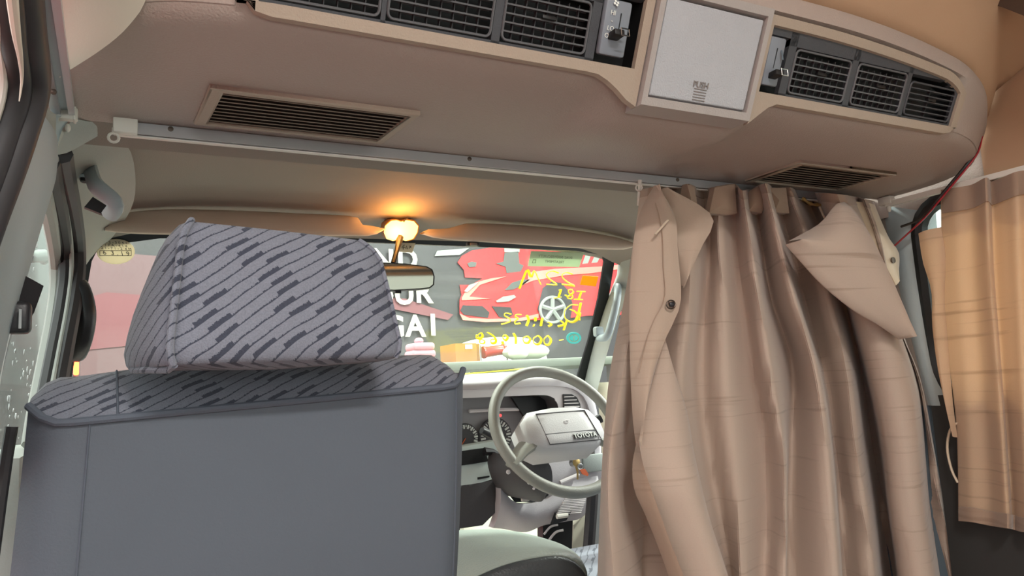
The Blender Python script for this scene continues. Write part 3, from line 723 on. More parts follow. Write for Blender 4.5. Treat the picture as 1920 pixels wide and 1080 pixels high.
MB().tube([c+Vector((.0055*math.cos(a), 0, .0055*math.sin(a))) for a in [k*math.pi/6 for k in range(12)]], .0017, 6, closed=True).build('runner_ring', 'white_plastic', cr)
MB().tube([c+Vector((0, 0, .005)), c+Vector((0, 0, .012))], .002, 6).build('runner_ring', 'white_plastic', cr)
# side rail over the sliding door
sr = empty('curtain_rail', (-.045, .6, .33), 'aluminium curtain rail along the side above the sliding door', 'curtain rail')
e1, e2 = PY(119, 212, .95), PY(80, -10, .60); d = (e2-e1)
a, b = e1, e1+d*2.6
def rail_bar(off, sx, sz, m, name):
    s1_ = Vector((sx/2, 0, 0)); s2_ = Vector((0, 0, sz/2)); q = MB(); aa = a+Vector(off); bb = b+Vector(off)
    q.add([aa-s1_-s2_, aa+s1_-s2_, aa+s1_+s2_, aa-s1_+s2_, bb-s1_-s2_, bb+s1_-s2_, bb+s1_+s2_, bb-s1_+s2_], [(0, 1, 2, 3), (7, 6, 5, 4), (0, 4, 5, 1), (1, 5, 6, 2), (2, 6, 7, 3), (3, 7, 4, 0)]).build(name, m, sr, smooth=False)
rail_bar((-.007, 0, 0), .009, .008, 'aluminium', 'track')
rail_bar((.008, 0, .001), .006, .008, 'aluminium', 'track')
rail_bar((.0015, 0, .004), .008, .003, 'pillar_grey', 'channel')
MB().rbox(e1+Vector((.001, .0, -.001)), (.026, .012, .014), .002, 2).build('end_cap', 'white_plastic', sr)
MB().rbox(e1+Vector((.011, .0, .002)), (.003, .016, .022), .001, 2).build('end_cap', 'white_plastic', sr)
MB().ball(PY(127, 240, .95), (.003, .003, .005), 8, 6).build('runner_ring', 'white_plastic', sr)
MB().lathe([(.0001, -.002), (.003, -.001), (.003, .002)], PY(100, 172, .84), (0, 1, .3), 10).build('screw', 'screw', sr)
# right-hand rail
rr = empty('curtain_rail', (XR-.02, .5, .33), 'cream plastic curtain rail along the right wall above the window', 'curtain rail')
r1 = PX(1662, 377, XR-.02); r2 = PX(1920, 312, XR-.02); dd = r2-r1; r3 = r1+dd*4.5
MB().box((r1+r3)/2, (.010, abs(r3.y-r1.y), .010), Matrix.Rotation(0, 3, 'X')).build('track', 'white_plastic', rr, smooth=False)
MB().rbox(r1, (.016, .028, .016), .002, 2).build('end_cap', 'white_plastic', rr)
MB().ball(r1+Vector((0, -.004, -.016)), (.004, .004, .008), 8, 6).build('runner_ring', 'white_plastic', rr)

# sun visors
def visor(top, bot, yy, label, clip):
    n = 26; a = resample([PY(x, y, yy) for x, y in top], n); b = resample([PY(x, y, yy) for x, y in bot], n)
    root = empty('sun_visor', (a[n//2]+b[n//2])/2-Vector((0, 0, .02)), label, 'sun visor')
    rows = []
    for i in range(n):
        mid = (a[i]+b[i])/2; h = (a[i]-b[i])/2; r = []
        for k in range(13):
            t = 2*math.pi*k/12; r.append(mid+h*math.cos(t)*1.0+Vector((0, .011*math.sin(t)+.02*(1-math.cos(t))*-.5, 0)))
        rows.append(r)
    MB().grid(rows).build('pad', 'visor', root, angle=80)
    q = PY(*clip, yy-.012); MB().rbox(q, (.034, .012, .010), .003, 2).build('clip', 'black_plastic', root)
    MB().rbox(q+Vector((0, -.006, -.001)), (.02, .006, .007), .002, 2).build('clip_face', 'headliner', root)
    return root
visor([(196, 428), (215, 404), (300, 393), (420, 394), (560, 400), (664, 406), (674, 420), (700, 424), (716, 429)],
      [(197, 436), (230, 441), (320, 444), (450, 444), (580, 446), (640, 446), (680, 446), (702, 442), (716, 434)], 1.70, 'beige fabric sun visor over the passenger side, left of the lit lamp', (596, 444))
visor([(788, 437), (800, 430), (835, 429), (855, 424), (872, 419), (960, 421), (1080, 432), (1160, 446), (1184, 456)],
      [(789, 441), (805, 448), (840, 453), (900, 457), (980, 462), (1060, 467), (1120, 470), (1165, 470), (1186, 462)], 1.70, 'beige fabric sun visor over the driver side, right of the lit lamp', (886, 458))

# map lamp
ml = empty('map_lamp', PY(752, 440, 1.70), 'small apple-shaped map lamp glowing orange above the mirror', 'lamp')
out = [(752, 416), (762, 413), (776, 415), (784, 424), (782, 436), (775, 447), (764, 450), (752, 446), (740, 450), (728, 446), (723, 434), (725, 422), (734, 414), (744, 413)]
MB().prism([PY(a, b, 1.685) for a, b in out], (0, .012, 0)).build('lens', 'lamp_lens', ml, smooth=False)
cen = (753, 432)
MB().prism([PY(cen[0]+(a-cen[0])*1.07, cen[1]+(b-cen[1])*1.12, 1.697) for a, b in out], (0, .03, .01)).build('lamp_body', 'lamp_frame', ml, smooth=False)
MB().tube([PY(757, 416, 1.68), PY(759, 412, 1.68), PY(764, 409, 1.69)], .002, 6).build('lamp_switch', 'screw', ml)
lampd = bpy.data.lights.new('map_lamp_bulb', 'POINT'); lampd.energy = .36; lampd.color = (1, .42, .10); lampd.shadow_soft_size = .02
lo2 = bpy.data.objects.new('bulb', lampd); COL.objects.link(lo2); place(lo2, PY(757, 428, 1.655), ml)
# rear-view mirror
rv = empty('rear_view_mirror', PY(752, 545, 1.64), 'rear-view mirror hanging on a dark stem from the windscreen header', 'mirror')
MB().tube([PY(750, 445, 1.69), PY(744, 470, 1.67), PY(737, 494, 1.655)], [.009, .006, .006], 8).build('stem', 'vent_black', rv)
mo = [(640, 494), (700, 491), (760, 494), (800, 499), (811, 505), (815, 518), (814, 534), (807, 540), (790, 542), (740, 545), (680, 543), (640, 540), (632, 520)]
mc = (730, 519)
def PLm(a, b, off):                             # tilted mirror plane
    r = ray(a, b); p0 = PY(730, 519, 1.64+off); nn = Vector((-.16, -.98, -.05)); return r*(p0.dot(nn)/r.dot(nn))
MB().prism([PLm(a, b, 0) for a, b in mo], (.004, .022, 0)).build('shell', 'black_plastic', rv, smooth=False)
ig = [PLm(mc[0]+(a-mc[0])*.972, mc[1]+(b-mc[1])*.93, -.0015) for a, b in mo]
MB().prism(ig, (0, .001, 0)).build('mirror_glass', 'mirror_glass', rv, smooth=False)
MB().box(PY(746, 546, 1.645), (.014, .006, .010)).build('night_lever', 'black_plastic', rv)

# grab handles
gh = empty('grab_handle', PY(190, 400, 1.28), 'grey roof grab handle above the left door', 'grab handle')
MB().tube(resample([PY(160, 335, 1.27), PY(167, 313, 1.27), PY(178, 345, 1.22), (PY(196, 362, 1.215)), PY(213, 377, 1.215), PY(216, 390, 1.22), PY(206, 404, 1.25)], 24), .0080, 10, flat=1.5).build('grip', 'pillar_grey', gh)
MB().rbox(PY(165, 325, 1.275), (.022, .016, .03), .005, 2).build('mount', 'black_plastic', gh)
A = [PY(160, 388, 1.27), PY(175, 369, 1.27)]; 
MB().prism([PY(158, 388, 1.27), PY(174, 369, 1.27), PY(204, 388, 1.27), PY(196, 403, 1.27)], (0, .012, 0)).build('mount', 'black_plastic', gh)
ag = empty('grab_handle', PY(150, 670, 1.62), 'black upright grab handle on the left windscreen post', 'grab handle')
MB().tube(resample([PY(138, 545, 1.64), PY(146, 530, 1.62), PY(155, 545, 1.58), PY(162, 580, 1.56), PY(161, 610, 1.56), PY(154, 645, 1.57), PY(144, 668, 1.6), PY(124, 662, 1.62)], 26), [.012+.004*math.sin(math.pi*i/25) for i in range(26)], 10, flat=.8).build('grip', 'black_plastic', ag)
MB().rbox(PY(125, 650, 1.60), (.022, .02, .030), .007, 2).build('mount', 'black_plastic', ag)
MB().ball(PY(127, 643, 1.575), (.012, .008, .012), 10, 6).build('mount_cap', 'white_plastic', ag)
dg_ = empty('grab_handle', PY(1140, 640, 1.85), 'grey grab handle on the driver side windscreen post', 'grab handle')
MB().tube(resample([PY(1153, 545, 1.88), PY(1158, 537, 1.84), PY(1157, 560, 1.81), PY(1148, 600, 1.81), PY(1138, 630, 1.83), PY(1124, 634, 1.90)], 20), .011, 10).build('grip', 'pillar_grey', dg_)
MB().rbox(PY(1122, 622, 1.90), (.030, .02, .03), .006, 2).build('mount', 'pillar_grey', dg_)
# door mirror outside
sm = empty('door_mirror', PX(66, 520, -.16), 'grey door mirror arm seen through the left door window', 'mirror')
MB().tube([PX(48, 482, -.13), PX(62, 482, -.135), PX(76, 480, -.14), PX(86, 482, -.145)], [.014, .013, .019, .014], 10).build('arm', 'dash_dark', sm)
MB().ball(PX(82, 482, -.14), (.016, .04, .022), 12, 8).build('shell', 'dash_dark', sm)
# seat belt at the B-pillar
sb = empty('seat_belt', PY(40, 620, .97), 'black seat belt anchor with strap on the left door pillar', 'seat belt')
MB().prism([PY(44, 515, .96), PY(82, 536, .97), PY(64, 586, .97), PY(52, 606, .97), PY(18, 590, .95), PY(22, 560, .95)], (-.012, .004, 0)).build('anchor_cover', 'black_plastic', sb)
MB().rbox(PY(30, 596, .945), (.028, .020, .034), .006, 3).build('guide', 'black_plastic', sb)
MB().box(PY(38, 598, .93), (.0025, .004, .02)).build('guide_bolt', 'silver', sb)
A = [PY(24, 612, .94), PY(14, 650, .94), PY(2, 710, .94), PY(-30, 900, .94)]; B = [PY(14, 608, .95), PY(2, 650, .95), PY(-10, 710, .95), PY(-44, 900, .95)]
patch(A, B, 4, 10, (0, 0, 0), (-.002, 0, 0)).build('strap', 'belt_grey', sb)
MB().tube([PY(22, 800, .96), PY(12, 860, .96), PY(2, 930, .96), PY(-14, 1050, .96)], .006, 8).build('strap', 'rubber', sb)

# ================================================================== PASSENGER SEAT
ps = empty('passenger_seat', (.18, .95, FLOOR), 'blue-grey passenger seat seen from behind with striped fabric headrest', 'seat')
def seat_back(x0, x1, dy, par, yshift=0.0):
    nx = 36; rear = []; top = []; frontc = []
    for i in range(nx+1):
        u = i/nx; x = lerp(x0, x1, u); s_ = abs(2*u-1)
        k = (1-s_**8)**.125 if s_ < 1 else 0.0          # rounded shoulders
        dipc = .020*math.exp(-((u-.10)/.10)**2)*0
        zr = -.012+.018*u; yr = .885+dy
        edge = max(0, (s_-.86)/.14)
        yr2 = yr+.028*edge**2; zt_ = zr+.020*edge**2
        # wider lower down
        def xx(z): return lerp(.18, x, 1+(.36*max(0, -z) if u < .5 else -.5*z*z)) if par is ps else x
        r = []
        for t in (0, .12, .25, .4, .55, .7, .82, .9, .96, 1.0):
            z = lerp(-.62, zt_, t); r.append(Vector((xx(z), yr2+.085*(1-t)-.014*math.sin(math.pi*t)*(1-edge), z)))
        # small roll at the top edge
        rear.append(r)
        zc = .052-.034*edge**2-.016*max(0, (.3-u)/.3)*(1-edge); q = []
        P0 = r[-1]
        for t in (0, .08, .2, .35, .5, .65, .8, 1.0):
            q.append(Vector((P0.x, P0.y+.115*t*(1-.5*edge), P0.z+(zc-P0.z)*math.sin(math.pi*.5*min(1, t*1.25))-.045*max(0, t-.7)/.3*1.0)))
        for z in (-.08, -.2, -.35, -.5, -.62): q.append(Vector((xx(z), P0.y+.115*(1-.5*edge)+.01+.085*(-z/.62), z)))
        top.append(q)
    MB().grid(rear).build('back_panel', 'seat_vinyl', par, angle=70)
    MB().grid(top).build('back_cover', 'seat_fabric', par, angle=70)
    # vinyl side walls
    for col, row in ((0, 0), (nx, nx)):
        pts = [p for p in rear[row]]+[p for p in top[row][1:]]
        c = sum((p for p in pts), Vector())/len(pts)
        m = MB(); m.add(pts+[c], [(i, i+1, len(pts)) for i in range(len(pts)-1)]); m.build('side_panel', 'seat_vinyl', par, angle=80)
    MB().tube([r[-1]+Vector((0, -.001, .001)) for r in rear], .0042, 8).build('piping', 'piping', par)
    for u in (.115, .955):
        i = u*nx; i0 = int(i); f_ = i-i0
        MB().tube([lerp(rear[i0][k], rear[min(nx, i0+1)][k], f_)+Vector((.0, -.0005, 0)) for k in range(len(rear[0]))], .0012, 6).build('seam', 'piping', par)
    i0 = int(.17*nx); MB().tube([top[i0][k]+Vector((0, 0, .0005)) for k in range(7)], .0012, 6).build('seam', 'piping', par)
seat_back(-.060, .418, 0, ps)
def headrest(x0, x1, dy, par):
    # wedge cushion: rear face narrower than the front, rounded
    zb, zt_ = .040, .186
    def ringp(t):                                  # t 0 bottom .. 1 top
        z = lerp(zb, zt_, t); wr0 = lerp(x0+.036, x0+.052, t); wr1 = lerp(x1-.004, x1-.024, t)+.001*math.sin(math.pi*t)-.010*max(0, (t-.8)/.2)**2
        wf0 = lerp(x0, x0+.048, t**1.3)-.006*math.sin(math.pi*t); wf1 = lerp(x1+.004, x1-.022, t)+.001*math.sin(math.pi*t)-.012*max(0, (t-.8)/.2)**2
        yr = lerp(.800, .822, t)+dy; yf = lerp(.925, .875, t)+dy
        return z, wr0, wr1, wf0, wf1, yr, yf
    rows = []; ts = [0, .04, .12, .25, .4, .55, .7, .82, .91, .97, 1.0]
    for t in ts:
        z, a, b, c, d, yr, yf = ringp(t); sh = 1-.16*max(0, (t-.82)/.18)**2-.10*max(0, (.12-t)/.12)**2
        r = []
        for k in range(9): u = k/8; r.append(Vector((lerp(a, b, u), yr-.010*math.sin(math.pi*u)*(.4+.6*math.sin(math.pi*t)), z-.012*u*t)))
        for k in range(1, 5): u = k/5; r.append(Vector((lerp(b, d, u)+.008*math.sin(math.pi*u), lerp(yr, yf, u), z-.012*t)))
        for k in range(9): u = k/8; r.append(Vector((lerp(d, c, u), yf+.012*math.sin(math.pi*u), z-.012*(1-u)*t)))
        for k in range(1, 5): u = k/5; r.append(Vector((lerp(c, a, u)-.010*math.sin(math.pi*u), lerp(yf, yr, u), z)))
        r.append(r[0].copy())
        c0 = sum((p for p in r[:-1]), Vector())/(len(r)-1)
        r = [Vector((lerp(c0.x, p.x, lerp(1, sh, .5)), lerp(c0.y, p.y, sh), p.z)) for p in r]
        rows.append(r)
    m = MB().grid(rows)
    for R_ in (rows[0], rows[-1]):
        c0 = sum((p for p in R_[:-1]), Vector())/(len(R_)-1); off = Vector((0, 0, .006 if R_ is rows[-1] else -.006)); nn = len(R_)-1
        m.add(R_[:-1]+[c0+off], [(i, (i+1) % nn, nn) for i in range(nn)])
    h = m.build('headrest', 'seat_fabric', par, angle=75)
    MB().tube([r[0]+Vector((-.001, -.001, 0)) for r in rows]+[rows[-1][0]+Vector((0, .004, .002))], .0038, 8).build('piping', 'seat_fabric', h)
    MB().tube([rows[0][0], rows[0][0]+Vector((-.004, .02, -.004)), rows[0][-3]+Vector((0, 0, -.002)), rows[0][-5]], .0036, 8).build('piping', 'seat_fabric', h)
    MB().tube([r[8]+Vector((.001, -.0005, 0)) for r in rows], .0026, 8).build('piping', 'seat_fabric', h)
    for u in (.3, .72):
        MB().tube([Vector((lerp(x0, x1, u), .975+dy, .02)), Vector((lerp(x0, x1, u), .905+dy, .075))], .006, 10).build('headrest_post', 'black_plastic', par)
headrest(.024, .298, 0, ps)
MB().rbox((.18, 1.24, -.60), (.46, .52, .16), .05, 4).build('cushion', 'seat_fabric', ps)
MB().box((.18, 1.22, -.895), (.42, .44, .43)).build('seat_base', 'black_plastic', ps)
# driver seat ahead of the curtain
dsx = .95
ds = empty('driver_seat', (1.12, 1.3, FLOOR), 'striped driver seat mostly hidden behind the hanging curtain', 'seat')
seat_back(.90, 1.36, .22, ds); headrest(.99, 1.27, .22, ds)
MB().rbox((1.13, 1.45, -.47), (.54, .52, .14), .05, 4).build('cushion', 'seat_fabric', ds)
MB().box((1.12, 1.42, -.83), (.50, .44, .58)).build('seat_base', 'black_plastic', ds)
# centre console box
co = empty('console_box', (.60, 1.25, -.70), 'grey vinyl padded console box between the two front seats', 'console')
near = resample([PY(*p, 1.15) for p in ((790, 1110), (850, 1088), (900, 1062), (945, 1044), (990, 1033), (1040, 1027), (1070, 1034), (1090, 1051), (1100, 1072))], 24)
far = resample([PY(790, 988, 1.46), PY(850, 983, 1.46), PY(900, 981, 1.46), PY(945, 983, 1.46), PY(990, 991, 1.44), PY(1040, 1006, 1.40), PY(1070, 1021, 1.34), PY(1090, 1042, 1.26), PY(1101, 1071, 1.165)], 24)
rows = []
for a_, b_ in zip(near, far):
    rows.append([a_+(b_-a_)*t+Vector((0, 0, -.012*(2*t-1)**4)) for t in (0, .02, .06, .15, .3, .5, .7, .85, .95, 1)])
MB().grid(rows, (0, 0, -.012)).build('lid', 'console_vinyl', co, angle=80)
rows = [[a_+Vector((0, .0, -.013)), a_+Vector((0, -.008, -.02)), a_+Vector((0, -.010, -.04)), Vector((a_.x, a_.y-.006, -.40)), Vector((a_.x, a_.y+.0, -.70))] for a_ in near]
MB().grid(rows, (0, .02, 0)).build('rear_face', 'console_dark', co, angle=80)
MB().rbox((.60, 1.29, -.53), (.30, .27, .34), .02, 3).build('body', 'console_dark', co)
MB().rbox((.66, 1.17, -.385), (.19, .10, .03), .012, 3).build('tray_edge', 'console_dark', co)

# ================================================================== DASHBOARD AND WHEEL
YD = 1.92
db = empty('dashboard', (.7, 2.0, -.9), 'grey dashboard with instrument hood, dials and a slatted side vent', 'dashboard')
def pd(px, py, y=YD): return PY(px, py, y)
# long top shelf
MB().grid([[Vector((x, y, z)) for y, z in ((1.88, -.10), (1.885, -.03), (1.92, -.012), (2.02, -.012), (2.14, -.03))] for x in [lerp(.0, .59, i/12) for i in range(13)]], (0, 0, -.02)).build('shelf', 'dash_top', db)
MB().box((.975, 2.09, -.02), (.77, .14, .02)).build('shelf', 'dash_top', db)
# instrument hood
hood = [(700, 760), (704, 728), (720, 716), (880, 716), (1000, 708), (1060, 709), (1092, 719), (1110, 740), (1120, 775), (1126, 820), (1128, 870)]
hi_ = [(712, 770), (716, 740), (730, 730), (880, 731), (1000, 724), (1055, 725), (1082, 733), (1098, 750), (1108, 780), (1114, 820), (1116, 870)]
H0 = resample([pd(a, b, 1.88) for a, b in hood], 40); H1 = resample([pd(a, b, 1.87) for a, b in hi_], 40)
MB().grid([[a+Vector((0, .20, -.01)), a+Vector((0, .05, .003)), a+Vector((0, .012, .004)), a, lerp(a, b, .5)+Vector((0, -.006, 0)), b, b+Vector((0, .05, 0))] for a, b in zip(H0, H1)]).build('hood', 'dash_grey', db, angle=80)
# light bezel between hood and gauge recess, and round the side vent
inn = [(724, 850), (724, 760), (736, 748), (880, 746), (1000, 741), (1030, 742), (1042, 750), (1048, 768), (1051, 800), (1052, 870)]
H2 = resample([pd(a, b, 1.885) for a, b in inn], 40)
MB().grid([[a+Vector((0, .012, 0)), b] for a, b in zip(H1, H2)]+[], (0, .004, 0)).build('bezel', 'dash_bezel', db)
# gauge recess
gb = [pd(a, b, 1.885) for a, b in inn]
gbk = [Vector((p.x, p.y+.10, p.z)) for p in gb]
MB().grid([[a, b] for a, b in zip(gb, gbk)]).build('gauge_shroud', 'dash_dark', db, angle=30)
MB().prism([p+Vector((0, -.002, 0)) for p in gbk], (0, .01, 0)).build('gauge_backing', 'gauge', db, smooth=False)
MB().tube([pd(880, 771, 1.955), pd(940, 768, 1.955), pd(1000, 767, 1.955)], .005, 6).build('gauge_ledge', 'dash_bezel', db)
MB().prism([pd(960, 745, 1.945), pd(1048, 744, 1.945), pd(1052, 800, 1.945), pd(995, 800, 1.945)], (0, .01, 0)).build('dark_lens', 'vent_black', db, smooth=False)
def dial(cx, cy, r, y=1.965):
    c = pd(cx, cy, y); R = r/1440*y*1.16
    o = MB().lathe([(R, -.004), (R, .0), (R*.96, .002)], c, (0, -1, 0), 28).build('dial', 'dash_dark', db)
    for k in range(24):
        a = math.radians(-40+k*260/23); l = .16 if k % 2 else .26
        d_ = Vector((math.cos(a), 0, math.sin(a))); q0 = c+d_*R*.9+Vector((0, -.003, 0)); q1 = c+d_*R*(.9-l)+Vector((0, -.003, 0))
        MB().tube([q0, q1], .0030 if k % 2 == 0 else .0016, 5).build('dial_mark', 'dial_mark', o)
    MB().tube([c+Vector((0, -.004, 0)), c+Vector((-R*.5, -.004, -R*.62))], .0015, 5).build('needle', 'orange', o)
dial(929, 818, 33); dial(872, 822, 26)
for px, py in ((938, 779), (979, 797)): MB().ball(pd(px, py, 1.93), .0042, 8, 6).build('warning_light', 'red_lamp', db)
# side air vent
vo = [(1056, 739), (1072, 739), (1082, 745), (1088, 758), (1090, 786), (1058, 788)]
MB().prism([pd(a, b, 1.880) for a, b in vo], (0, .004, 0)).build('side_vent', 'vent_black', db, smooth=False)
for k in range(7):
    y = 744+6.2*k; xr_ = (1076, 1081, 1084, 1086, 1087, 1087, 1086)[k]
    MB().tube([pd(1058, y+.5, 1.876), pd(xr_, y-.5, 1.876)], .0030, 6, flat=.5).build('vent_slat', 'dash_bezel', db)
# side face right of the hood, centre stack and lower panels
MB().prism([pd(880, 836, 1.89), pd(936, 826, 1.89), pd(934, 895, 1.89), pd(880, 912, 1.89), pd(800, 925, 1.89), pd(800, 850, 1.89)], (0, .06, 0)).build('centre_stack', 'stack_green', db, smooth=False)
MB().prism([pd(884, 843, 1.886), pd(908, 840, 1.886), pd(916, 865, 1.886), pd(886, 870, 1.886), pd(840, 876, 1.886), pd(840, 850, 1.886)], (0, .006, 0)).build('radio_slot', 'vent_black', db, smooth=False)
MB().tube([pd(908, 847, 1.87), pd(924, 847, 1.87), pd(938, 853, 1.87), pd(944, 864, 1.88)], [.012, .008, .004, .004], 8).build('plug', 'black_plastic', db)
MB().prism([pd(896, 895, 1.887), pd(918, 892, 1.887), pd(918, 895, 1.887), pd(896, 899, 1.887)], (0, .004, 0)).build('stack_slot', 'vent_black', db, smooth=False)
MB().prism([pd(800, 918, 1.89), pd(884, 908, 1.89), pd(938, 898, 1.89), pd(946, 925, 1.89), pd(930, 960, 1.89), pd(905, 985, 1.89), pd(800, 1000, 1.89)], (0, .05, 0)).build('lower_stack', 'dash_dark', db, smooth=False)
# knee panel below the column
A = [pd(938, 900, 1.86), pd(948, 925, 1.86), pd(970, 943, 1.86), pd(1005, 943, 1.86), pd(1035, 930, 1.86), pd(1060, 905, 1.87), pd(1120, 890, 1.88)]
B = [pd(925, 990, 1.90), pd(945, 992, 1.90), pd(985, 998, 1.89), pd(1020, 985, 1.88), pd(1060, 978, 1.87), pd(1088, 972, 1.87), pd(1112, 950, 1.88)]
patch(A, B, 10, 24, (0, -.02, 0), (0, .03, 0)).build('knee_panel', 'dash_grey', db)
A = [pd(1000, 870, 1.885), pd(1060, 858, 1.885), pd(1128, 850, 1.885)]; B = [pd(1000, 935, 1.885), pd(1060, 925, 1.885), pd(1126, 905, 1.885)]
patch(A, B, 6, 8, (0, -.01, 0), (0, .02, 0)).build('switch_panel', 'dash_grey', db)
MB().rbox(pd(1112, 868, 1.865), (.075, .012, .05), .006, 2).build('speaker', 'dash_top', db)
MB().tube([pd(1050, 905, 1.86), pd(1085, 890, 1.86)], .006, 8).build('panel_trim', 'dash_bezel', db)
for k in range(11):
    y = 931+3.1*k; MB().tube([pd(1058-1.6*k+2, y+1.5, 1.832), pd(1100-1.1*k, y-1.5, 1.842)], .0030, 6, flat=.5).build('rib', 'dash_bezel', db)
# open fuse box under the panel
MB().prism([pd(1018, 984, 1.88), pd(1074, 976, 1.88), pd(1072, 1040, 1.88), pd(1050, 1062, 1.88), pd(1018, 1022, 1.88)], (0, .03, 0)).build('fuse_recess', 'vent_black', db, smooth=False)
MB().prism([pd(1044, 962, 1.835), pd(1072, 958, 1.835), pd(1062, 976, 1.835), pd(1036, 983, 1.835)], (0, .012, 0)).build('latch_plate', 'black_plastic', db, smooth=False)
MB().tube([pd(1044, 969, 1.825), pd(1064, 966, 1.825)], .006, 8).build('latch', 'white_plastic', db)
MB().tube(resample([pd(1020, 1002, 1.86), pd(1032, 988, 1.855), pd(1046, 984, 1.85)], 10), .003, 6).build('loose_wire', 'dash_bezel', db)
MB().tube(resample([pd(1030, 1012, 1.86), pd(1042, 998, 1.855), pd(1056, 994, 1.85)], 10), .0035, 6).build('loose_wire', 'dash_bezel', db)
# steering column shroud
A = [pd(934, 850, 1.83), pd(930, 870, 1.83), pd(940, 905, 1.83), pd(958, 930, 1.84), pd(985, 935, 1.85)]
B = [pd(1000, 850, 1.74), pd(1030, 870, 1.74), pd(1036, 900, 1.75), pd(1030, 918, 1.78), pd(1020, 928, 1.8)]
patch(A, B, 10, 14, (.0, -.03, -.01), (0, .05, 0)).build('column_shroud', 'dash_dark', db)
MB().prism([pd(960, 932, 1.87), pd(985, 930, 1.87), pd(1030, 918, 1.87), pd(1028, 930, 1.87), pd(1002, 941, 1.87), pd(968, 942, 1.87)], (0, .01, 0)).build('column_gap', 'vent_black', db, smooth=False)
MB().rbox(pd(985, 935, 1.845), (.025, .01, .013), .003, 2).build('connector', 'white_plastic', db)
for px, py in ((992, 904), (1001, 914), (953, 885)): MB().ball(pd(px, py, 1.765), .006, 8, 6).build('screw', 'dash_bezel', db)
# right sill and door edge ahead
MB().prism([pd(1076, 985, 1.9), pd(1100, 960, 1.9), pd(1097, 1045, 1.9), pd(1070, 1060, 1.9)], (0, .06, 0)).build('kick_panel', 'white_paint', db, smooth=False)
MB().box((1.40, 1.98, -.45), (.03, .08, .9)).build('door_edge', 'white_paint', wr)
pxt = [PY(1112, 910, 1.78), PY(1108, 970, 1.78), PY(1102, 1050, 1.78), PY(1098, 1100, 1.78)]
MB().tube(resample(pxt, 12), .016, 8).build('door_seal', 'rubber', wr)

# steering wheel
swc = PY(1047, 804, 1.70); tilt = math.radians(32)
nrm = Vector((0, -math.cos(tilt), math.sin(tilt))); ux = Vector((1, 0, 0)); uz = ux.cross(nrm)*-1
if uz.z < 0: uz = -uz
sw = empty('steering_wheel', swc, 'grey steering wheel with a wide padded hub marked TOYOTA', 'steering wheel')
RW = .176
def wp(u, v, h=0): return swc+ux*u+uz*v+nrm*h
MB().tube([wp(RW*math.cos(a), RW*math.sin(a)) for a in [2*math.pi*k/64 for k in range(64)]], .0145, 12, closed=True).build('rim', 'wheel', sw)
pad = [(-.115, .022), (-.085, .052), (-.02, .060), (.06, .058), (.098, .045), (.118, .012), (.118, -.035), (.08, -.058), (-.08, -.060), (-.112, -.038)]
m = MB(); n = len(pad); rs = []
for sc, h in ((1.0, -.045), (1.03, .0), (1.0, .018), (.90, .030), (.5, .034)):
    rs.append([wp(u*sc, v*sc-.01, h) for u, v in pad])
for i in range(len(rs)-1):
    m.add(rs[i]+rs[i+1], [(j, (j+1) % n, n+(j+1) % n, n+j) for j in range(n)])
m.add(rs[-1], [tuple(range(n))]); m.add(rs[0], [tuple(range(n))])
hubp = m.build('hub', 'wheel_pad', sw, angle=50)
for sgn in (-1, 1):
    MB().tube([wp(sgn*.09, -.03, .0), wp(sgn*.13, -.055, .0), wp(sgn*.165, -.085, .0)], [.034, .026, .018], 10, flat=.5).build('spoke', 'wheel', sw)
hp = [(-.070, .035), (.075, .035), (.090, -.052), (-.062, -.052)]
MB().tube([wp(u, v-.006, .0325) for u, v in hp], .0016, 6, closed=True).build('horn_seam', 'dash_dark', hubp)
MB().tube([wp(-.065, -.030, .0335), wp(.086, -.030, .0335)], .0013, 6).build('horn_seam', 'dash_dark', hubp)
MB().prism([wp(.012, -.052, .034), wp(.078, -.052, .034), wp(.078, -.036, .034), wp(.012, -.036, .034)], nrm*.001).build('badge', 'dash_dark', hubp, smooth=False)
text_mb('TOYOTA', wp(.045, -.044, .0365), ux, uz, .0165, .001, bold=.01).build('lettering', 'dial_mark', hubp, smooth=False)
MB().tube([wp(.008+.006*math.cos(k*.6), .0+.004*math.sin(k*.6), .0355) for k in range(10)], .0008, 5, closed=True).build('horn_mark', 'dash_bezel', hubp)
# stalks
st1 = MB().tube([pd(930, 820, 1.80), pd(916, 814, 1.79), pd(903, 807, 1.785)], [.009, .012, .009], 10).build('stalk', 'black_plastic', db)
st2 = MB().tube([pd(1098, 800, 1.80), pd(1112, 792, 1.79), pd(1126, 784, 1.785)], [.008, .012, .013], 10).build('stalk', 'black_plastic', db)
# keys in the ignition
ks = empty('key_ring', pd(1085, 905, 1.80), 'bunch of keys with an orange-red tag hanging from the ignition', 'keys')
MB().tube([pd(1074, 868, 1.82), pd(1080, 866, 1.80)], .012, 8).build('key_barrel', 'silver', ks)
MB().tube([pd(1080, 872, 1.795), pd(1083, 885, 1.795), pd(1083, 899, 1.795)], [.006, .0045, .004], 6, flat=.5).build('key', 'brass', ks)
MB().ball(pd(1081, 867, 1.795), (.012, .004, .012), 10, 6).build('key_head', 'brass', ks)
MB().tube([pd(1088+5*math.cos(a), 875+5*math.sin(a), 1.79) for a in [k*math.pi/5 for k in range(10)]], .0018, 5, closed=True).build('split_ring', 'silver', ks)
MB().prism([pd(1087, 880, 1.788), pd(1097, 879, 1.788), pd(1104, 889, 1.788), pd(1102, 893, 1.788), pd(1092, 889, 1.788)], (0, .003, 0)).build('tag', 'orange', ks, smooth=False)
